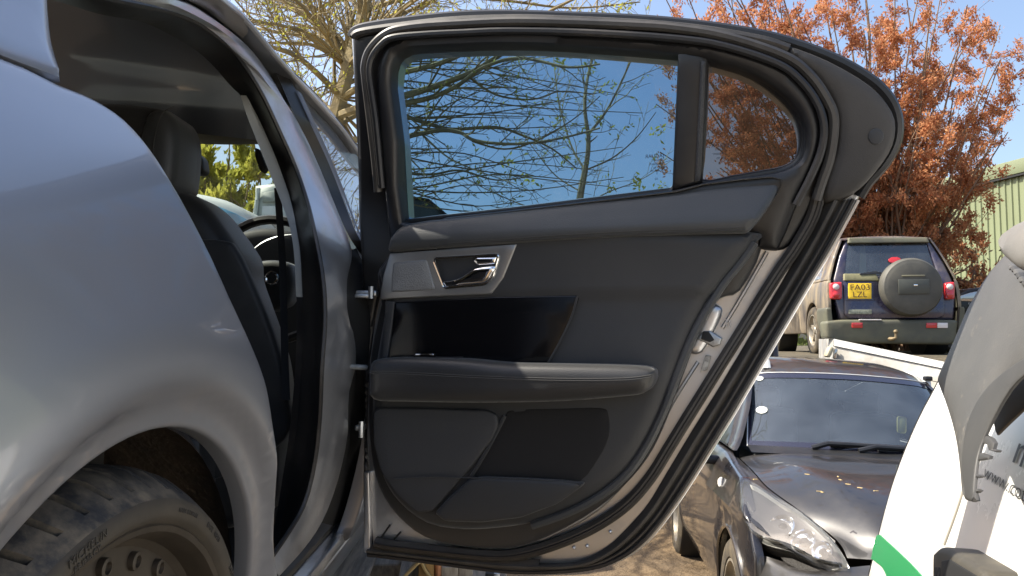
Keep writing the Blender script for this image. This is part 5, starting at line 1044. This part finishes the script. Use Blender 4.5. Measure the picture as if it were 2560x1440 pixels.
# ================================================================ trees
M['bark'] = mat('pale_lichened_bark', (.30, .235, .11), .9, col2=(.17, .14, .08), nscale=5, bump=.6, bscale=30, bdist=.01)
M['bark2'] = mat('brown_bark', (.16, .10, .065), .9, col2=(.24, .16, .10), nscale=5)
M['bud'] = leafmat('yellow_green_leaf_buds', (.50, .46, .09), (.36, .38, .07), 2)
M['copper'] = leafmat('copper_leaves', (.56, .24, .12), (.44, .17, .09), 1.1)
M['orange'] = leafmat('orange_bronze_leaves', (.62, .32, .165), (.54, .26, .13), .9)
M['lime'] = leafmat('spring_green_leaves', (.60, .57, .12), (.42, .44, .09), .8)
def rv(r, s=1.): return V((r.gauss(0, s), r.gauss(0, s), r.gauss(0, s)))
class Tree:
    def __init__(s, seed): s.r = random.Random(seed); s.thick = MB(); s.thin_v = []; s.thin_f = []; s.tips = []
    def poly(s, pts, r0, r1):
        n = len(pts); rad = [r0 + (r1 - r0) * i / (n - 1) for i in range(n)]
        if r0 > .018: v_, f_ = tubev(pts, rad, 6); s.thick.add(v_, f_)
        else:
            v_, f_ = tubev(pts, rad, 3, False); k = len(s.thin_v); s.thin_v += v_; s.thin_f += [tuple(i + k for i in f) for f in f_]
    def limb(s, pts, r0, r1, lv, dens, ln, droop=0., spread=1., wob=.03):
        """a limb along pts, with side shoots every 1/dens metres"""
        r = s.r; pts = [V(p) for p in cat(pts, 5, False)] if len(pts) > 2 else [V(p) for p in pts]
        s.poly(pts, r0, r1); L = sum((pts[i + 1] - pts[i]).length for i in range(len(pts) - 1))
        if lv <= 0:
            for j in range(len(pts) - 1, 0, -1): s.tips.append((pts[j], (pts[j] - pts[j - 1]).normalized()))
            return
        n = max(1, int(L * dens)); P_ = resamp(pts, max(8, n * 2 + 2)); side = r.choice((-1, 1))
        for i in range(n):
            t = (i + .3 + .6 * r.random()) / n; t = .12 + .88 * t if t < 1 else .98
            k = min(int(t * (len(P_) - 1)), len(P_) - 2); p = P_[k]; d = (P_[k + 1] - P_[k]).normalized()
            b = d.cross(rv(r)).normalized(); side = -side
            dd = (d * (.75 + .3 * r.random()) + b * (.55 + .5 * r.random()) * spread + V((0, 0, .15 - droop))).normalized()
            l = ln * (.45 + .75 * r.random()) * (1.05 - .5 * t); q = [p]; cur = dd
            for j in range(4):
                cur = (cur + rv(r, .16) + V((0, 0, .05 - droop * .3))).normalized(); q.append(q[-1] + cur * l / 4)
            rr = (r0 + (r1 - r0) * t) * (.42 + .2 * r.random())
            s.limb(q, max(rr, .0034), max(rr * .35, .0026), lv - 1, dens * 1.55, ln * .5, droop, spread)
        s.tips.append((pts[-1], (pts[-1] - pts[-2]).normalized()))
def leafmesh(name, pos, dirs, size, m, parent, seed, var=.5, asp=.42, kind='stuff'):
    g = np.random.default_rng(seed); n = len(pos); pos = np.array(pos); a = np.array(dirs) + g.normal(0, .55, (n, 3)); a /= np.linalg.norm(a, axis=1)[:, None]
    b = np.cross(a, g.normal(0, 1, (n, 3))); b /= np.linalg.norm(b, axis=1)[:, None] + 1e-9; nrm = np.cross(a, b)
    L = size * (1 - var / 2 + var * g.random(n))[:, None]; W_ = L * asp * (.8 + .4 * g.random(n))[:, None]
    v0 = pos; v1 = pos + a * L * .5 + b * W_ * .5 + nrm * L * .08; v2 = pos + a * L; v3 = pos + a * L * .5 - b * W_ * .5 + nrm * L * .08
    vv = np.stack([v0, v1, v2, v3], 1).reshape(-1, 3)
    if parent is not None:
        inv = np.array(rootm(parent).inverted()); vv = vv @ inv[:3, :3].T + inv[:3, 3]
    me = bpy.data.meshes.new(name); me.vertices.add(4 * n); me.vertices.foreach_set('co', vv.ravel())
    me.loops.add(4 * n); me.loops.foreach_set('vertex_index', np.arange(4 * n)); me.polygons.add(n)
    me.polygons.foreach_set('loop_start', np.arange(n) * 4); me.polygons.foreach_set('loop_total', np.full(n, 4)); me.update(calc_edges=True)
    for mm in (m if isinstance(m, (list, tuple)) else [m]): me.materials.append(mm)
    if isinstance(m, (list, tuple)): me.polygons.foreach_set('material_index', g.integers(0, len(m), n).astype('i4'))
    o = bpy.data.objects.new(name, me); C.objects.link(o); o.parent = parent
    if kind: o['kind'] = kind
    return o
def finish(t, root, bark, twigname='crown'):
    t.thick.build('trunk', bark, root)
    return obj(twigname, t.thin_v, t.thin_f, bark, root, smooth=0)
def tree_root(name, label, base, cat_='tree', group=None): return thing(name, label, cat_, Matrix.Translation(base), group)
def pp(lst, d): # polyline of pixels with a distance for each point
    return [P(x, y, d + e) for x, y, e in lst]
# bare tree left of centre, limbs reaching right behind the door window
tr1 = tree_root('bare_tree', 'large nearly leafless tree with golden bark and long limbs, behind the silver car', V((-1.9, 8.1, 0)))
T = Tree(3); D = 8.2
base = V((-1.95, 8.1, -.1))
trunk = [base, V((-1.96, 8.1, 1.6))] + pp([(812, 480, 0), (838, 300, 0), (868, 180, .0), (905, 40, .1), (950, -120, .2), (985, -300, .3)], D)
T.limb(trunk[:3] + trunk[3:4], .16, .10, 0, 0, 0); T.limb(trunk[3:], .10, .03, 3, 3.0, 1.5)
for pts, r0, r1, lv, de, ln in (
    ([(850, 250, 0), (905, 215, -.2), (985, 187, -.5), (1100, 158, -.8), (1200, 114, -1.0), (1330, 50, -1.3), (1450, -10, -1.5)], .040, .010, 3, 2.2, .95),
    ([(842, 290, 0), (905, 268, -.3), (985, 247, -.4), (1090, 215, -.6), (1180, 180, -.7), (1260, 132, -.8), (1340, 96, -.9), (1500, 55, -1.1)], .050, .012, 3, 2.2, .95),
    ([(985, 262, -.4), (1070, 246, -.5), (1140, 216, -.7), (1210, 168, -.9), (1300, 145, -1.1), (1420, 168, -1.3), (1500, 160, -1.4)], .030, .008, 3, 2.2, .85),
    ([(836, 320, 0), (900, 285, .3), (990, 285, .5), (1060, 306, .6), (1130, 323, .7), (1240, 318, .8), (1310, 340, .9), (1380, 372, 1.0), (1440, 420, 1.1)], .034, .008, 3, 2.3, .8),
    ([(832, 340, 0), (900, 350, -.1), (995, 346, -.2), (1040, 336, -.2), (1100, 326, -.3), (1150, 331, -.4), (1190, 352, -.5), (1290, 360, -.6), (1400, 346, -.7), (1500, 320, -.9)], .036, .008, 3, 2.3, .8),
    ([(1050, 332, -.2), (1090, 370, -.3), (1130, 400, -.4), (1200, 430, -.4), (1290, 460, -.5)], .016, .005, 2, 3.4, .5),
    ([(822, 420, 0), (900, 425, .2), (1000, 432, .4), (1080, 436, .5), (1150, 426, .6), (1240, 450, .7), (1330, 440, .9)], .022, .006, 3, 2.2, .7),
    ([(818, 460, 0), (900, 480, .1), (1010, 478, .2), (1100, 500, .3), (1200, 515, .4), (1320, 500, .5)], .018, .005, 2, 3.2, .6),
    ([(1170, 190, -.7), (1240, 236, -.8), (1330, 248, -.9), (1400, 228, -1.0), (1480, 235, -1.1)], .016, .005, 2, 3.4, .6),
    ([(1180, 352, -.5), (1260, 372, -.5), (1340, 352, -.6), (1430, 300, -.8), (1500, 240, -.9)], .014, .005, 2, 3.2, .6),
    ([(868, 180, 0), (840, 110, .2), (790, 40, .5), (740, -60, .8)], .045, .014, 3, 3.4, 1.1),
    ([(850, 240, 0), (800, 190, -.4), (740, 140, -.8), (660, 110, -1.2), (560, 60, -1.6), (480, -20, -2)], .036, .010, 3, 3.2, 1.1),
    ([(840, 290, 0), (800, 250, .3), (760, 215, .6), (700, 205, .9), (640, 160, 1.2), (590, 80, 1.5)], .030, .009, 3, 3.3, 1.0),
    ([(835, 310, 0), (815, 280, -.3), (790, 250, -.7), (740, 240, -1.1), (690, 250, -1.4)], .024, .007, 3, 3.3, .8),
    ([(882, 130, 0), (960, 60, .4), (1060, 10, .8), (1180, -40, 1.2)], .034, .010, 3, 3.2, 1.1),
    ([(872, 160, 0), (930, 100, -.5), (1000, 30, -1), (1100, -40, -1.5)], .034, .010, 3, 3.2, 1.1),
    ([(905, 40, .1), (860, -30, .5), (800, -90, 1.)], .03, .010, 3, 3.0, 1.0),
    ([(720, -80, .5), (760, 0, .8), (832, 60, 1.2), (835, 180, 1.3), (842, 260, 1.4)], .018, .03, 2, 3., .8),
    ([(905, 30, .1), (1050, -10, .6), (1250, 0, 1.0), (1430, 20, 1.5), (1600, 5, 2.0)], .03, .008, 3, 3.0, .9),
): T.limb(pp(pts, D), r0, r1, lv, de * 1.7, ln)
for k in range(34):
    x0, y0 = T.r.uniform(560, 1000), T.r.uniform(-160, 120); e0 = T.r.uniform(-1.2, 2.2); a = T.r.uniform(-.9, .5)
    T.limb(pp([(870, 170, .2), ((870 + x0) / 2 + 20, (170 + y0) / 2 - 25, e0 * .5), (x0, y0, e0), (x0 + 190 * math.cos(a) * (1 if x0 > 800 else -1), y0 - 60 + 120 * math.sin(a), e0 * 1.3)], D), .024, .006, 3, 2.6, .95)
for k in range(26):
    y0 = T.r.uniform(60, 520); e0 = T.r.uniform(.4, 2.4); y1 = y0 + T.r.uniform(-120, 90); x1 = T.r.uniform(1250, 1650)
    T.limb(pp([(855, 240 + (y0 - 240) * .3, e0 * .3), (980, y0, e0 * .7), ((980 + x1) / 2, (y0 + y1) / 2 - T.r.uniform(-30, 40), e0), (x1, y1, e0 * 1.2)], D), .017, .005, 3, 2.4, .7)
crown = finish(T, tr1, M['bark'])
bp = [p for p, d in T.tips if T.r.random() < .08]; bd = [d for p, d in T.tips][:len(bp)]
leafmesh('leaf_buds', [tuple(p) for p in bp], [tuple(d) for d in bd], .045, M['bud'], tr1, 5)
# young tree whose forked stem stands in the middle of the window
tr2 = tree_root('young_tree', 'slender young tree with a forked stem seen through the door window', V((.84, 9.6, 0)))
T = Tree(11); D = 9.6
def L2(pts, r0, r1, lv, de, ln): T.limb(pp(pts, D), r0, r1, lv, de, ln, .0, .8)
T.limb([V((.80, 9.6, -.1)), V((.8, 9.6, 1.5))] + pp([(1448, 560, 0), (1450, 495, 0), (1463, 425, 0)], D), .07, .038, 0, 0, 0)
L2([(1463, 425, 0), (1470, 380, 0), (1471, 335, 0)], .034, .028, 1, 2, .4)
L2([(1471, 335, 0), (1462, 270, 0), (1468, 200, .1), (1486, 120, .2), (1492, 20, .3), (1500, -80, .4)], .026, .010, 2, 4, .8)
L2([(1471, 335, 0), (1500, 300, -.1), (1525, 262, -.2), (1560, 190, -.3), (1590, 120, -.4), (1620, 40, -.5)], .020, .007, 2, 4, .8)
L2([(1463, 425, 0), (1432, 372, .2), (1412, 310, .3), (1395, 240, .4), (1385, 150, .5), (1380, 60, .6)], .018, .006, 2, 3.5, .7)
L2([(1463, 425, 0), (1530, 395, -.2), (1590, 345, -.4), (1640, 280, -.6)], .014, .005, 2, 4, .7)
L2([(1452, 480, 0), (1390, 440, .2), (1340, 380, .3), (1280, 300, .5)], .012, .004, 2, 4, .6)
L2([(1450, 520, 0), (1520, 480, .2), (1600, 450, .3), (1680, 400, .5)], .012, .004, 2, 4, .6)
L2([(1450, 540, 0), (1330, 520, .3), (1230, 480, .4), (1150, 440, .5)], .014, .004, 2, 4, .6)
finish(T, tr2, M['bark'])
sel = [i for i in range(len(T.tips)) if T.r.random() < .06]
leafmesh('leaf_buds', [tuple(T.tips[i][0]) for i in sel], [tuple(T.tips[i][1]) for i in sel], .06, M['bud'], tr2, 6)
# clusters of fresh leaves on the young tree
cl, cdn = [], []
for x, y, e in ((1470, 340, 0), (1486, 120, .2), (1480, 165, .1), (1410, 160, .4), (1420, 400, .2), (1395, 300, .4), (1590, 125, -.3), (1640, 330, -.3), (1540, 70, -.1), (1560, 20, -.2), (1200, 432, .4), (1270, 410, .5), (1318, 450, .3), (1520, 470, .2), (1600, 465, .3), (1500, 300, 0), (1650, 470, .3)):
    c = P(x, y, 9.6 + e)
    for k in range(16): cl.append(tuple(c + rv(T.r, .045))); cdn.append(tuple(rv(T.r) + V((0, 0, .4))))
leafmesh('leaf_clusters', cl, cdn, .075, M['bud'], tr2, 8)
# copper leaved tree on the right
def leafy(root, bark, seed, base, targets, D, r0, lv, dens, ln, per, size, mats, droop=.0, sp=1., up=.25, jit=.5, extra=()):
    T = Tree(seed); r = T.r; base = V(base)
    for i, (x, y, e) in enumerate(targets):
        tip = P(x, y, D + e); mid1 = base.lerp(tip, .33) + V((0, 0, .35)) + rv(r, .15); mid2 = base.lerp(tip, .68) + V((0, 0, .25)) + rv(r, .18)
        T.limb([base + rv(r, .08), mid1, mid2, tip], r0 * (.7 + .5 * r.random()), .008, lv, dens, ln, droop, sp)
    finish(T, root, bark, 'twigs'); pos, dr = [], []
    for p, d in T.tips:
        for k in range(per):
            pos.append(tuple(p - d * (r.random() * jit * .5) + rv(r, .035))); dr.append(tuple(d + V((0, 0, up))))
    leafmesh('crown', pos, dr, size, mats, root, seed + 1); return T
tr3 = tree_root('copper_tree', 'broad copper red leaved tree rising behind the blue off-roader', V((6.5, 13.4, 1.5)))
tg_ = [(1640, 40, .5), (1720, -10, -.4), (1820, -70, .6), (1930, -110, -.5), (2040, -130, .4), (2150, -110, -.6), (2260, -60, .3), (2350, 0, -.3), (2440, 70, .5), (2500, 150, -.4), (2530, 240, .3), (2520, 330, -.5), (2470, 410, .2),
       (1700, 150, -.8), (1640, 260, .3), (1650, 380, -.3), (1750, 300, .8), (1850, 180, -.9), (1960, 80, .9), (2080, 40, -1.0), (2200, 80, .9), (2320, 120, -1.0), (2400, 220, .9), (2420, 330, -.9), (2380, 430, .8), (2300, 300, -1.2), (2180, 200, 1.1), (1900, 330, -1.1), (1800, 420, .6), (2250, 430, -.9), (2330, 520, -.6), (1720, 450, -.4)]
tg_ += [(2070 + 470 * math.cos(a_) * q_, 190 + 330 * math.sin(a_) * q_, e_) for a_, q_, e_ in [(rng.uniform(0, 6.28), rng.random() ** .5, rng.uniform(-1.3, 1.3)) for _ in range(46)]] + [(rng.uniform(1600, 2000), rng.uniform(-60, 140), rng.uniform(-.8, .8)) for _ in range(10)]
leafy(tr3, M['bark2'], 21, (6.5, 13.4, 1.55), tg_, 13.2, .03, 3, 2.0, 1.15, 5, .062, [M['copper'], M['orange'], M['orange']], .0, 1.25)
tr4 = tree_root('copper_shrub', 'low dense copper red shrub between the off-roader and the green shed', V((7.4, 14.2, 1.5)))
tg_ = [(2150, 480, 0), (2210, 520, .4), (2290, 500, -.5), (2360, 520, .3), (2430, 560, -.3), (2470, 610, .4), (2440, 660, -.4), (2380, 610, .6), (2320, 570, -.6), (2420, 720, .2), (2120, 540, .5), (2480, 700, .6), (2240, 460, .8), (2500, 640, -.2), (2340, 470, .6)]
leafy(tr4, M['bark2'], 31, (7.3, 14.4, 1.5), tg_, 14.2, .03, 3, 2.3, 1.0, 3, .09, [M['copper'], M['orange'], M['orange'], M['bark2']], .0, 1.)
# spring-green tree ahead of the silver car, seen through its windscreen
tr5 = tree_root('spring_tree', 'bushy yellow green spring tree seen through the silver car windscreen', V((-4.2, 11.5, 0)))
tg_ = [(300 + 55 * i, 330 + 18 * math.sin(i * 2.1) + 60 * (j), .6 * math.sin(i * 3 + j)) for i in range(9) for j in range(4)]
leafy(tr5, M['bark'], 41, (-4.2, 11.5, 1.2), tg_, 11.5, .03, 3, 1.9, .95, 10, .11, [M['lime'], M['bud'], M['lime']], .0, 1.1)
# far hedge closing the yard
_g = np.random.default_rng(77); n_ = 26000; hx = _g.uniform(-60, 60, n_); hz = _g.random(n_) ** .8 * (2.6 + .9 * np.sin(hx * .31) + .5 * np.sin(hx * 1.3)); hy = 38 + _g.normal(0, .8, n_)
hd = leafmesh('distant_hedge', np.stack([hx, hy, np.maximum(.05, hz)], 1), _g.normal(0, 1, (n_, 3)), .38, leafmat('far_hedge_leaves', (.10, .12, .04), (.06, .08, .03), .3), None, 78, asp=.8)
tag(hd, 'low dark green hedge running along the far side of the yard', 'hedge')
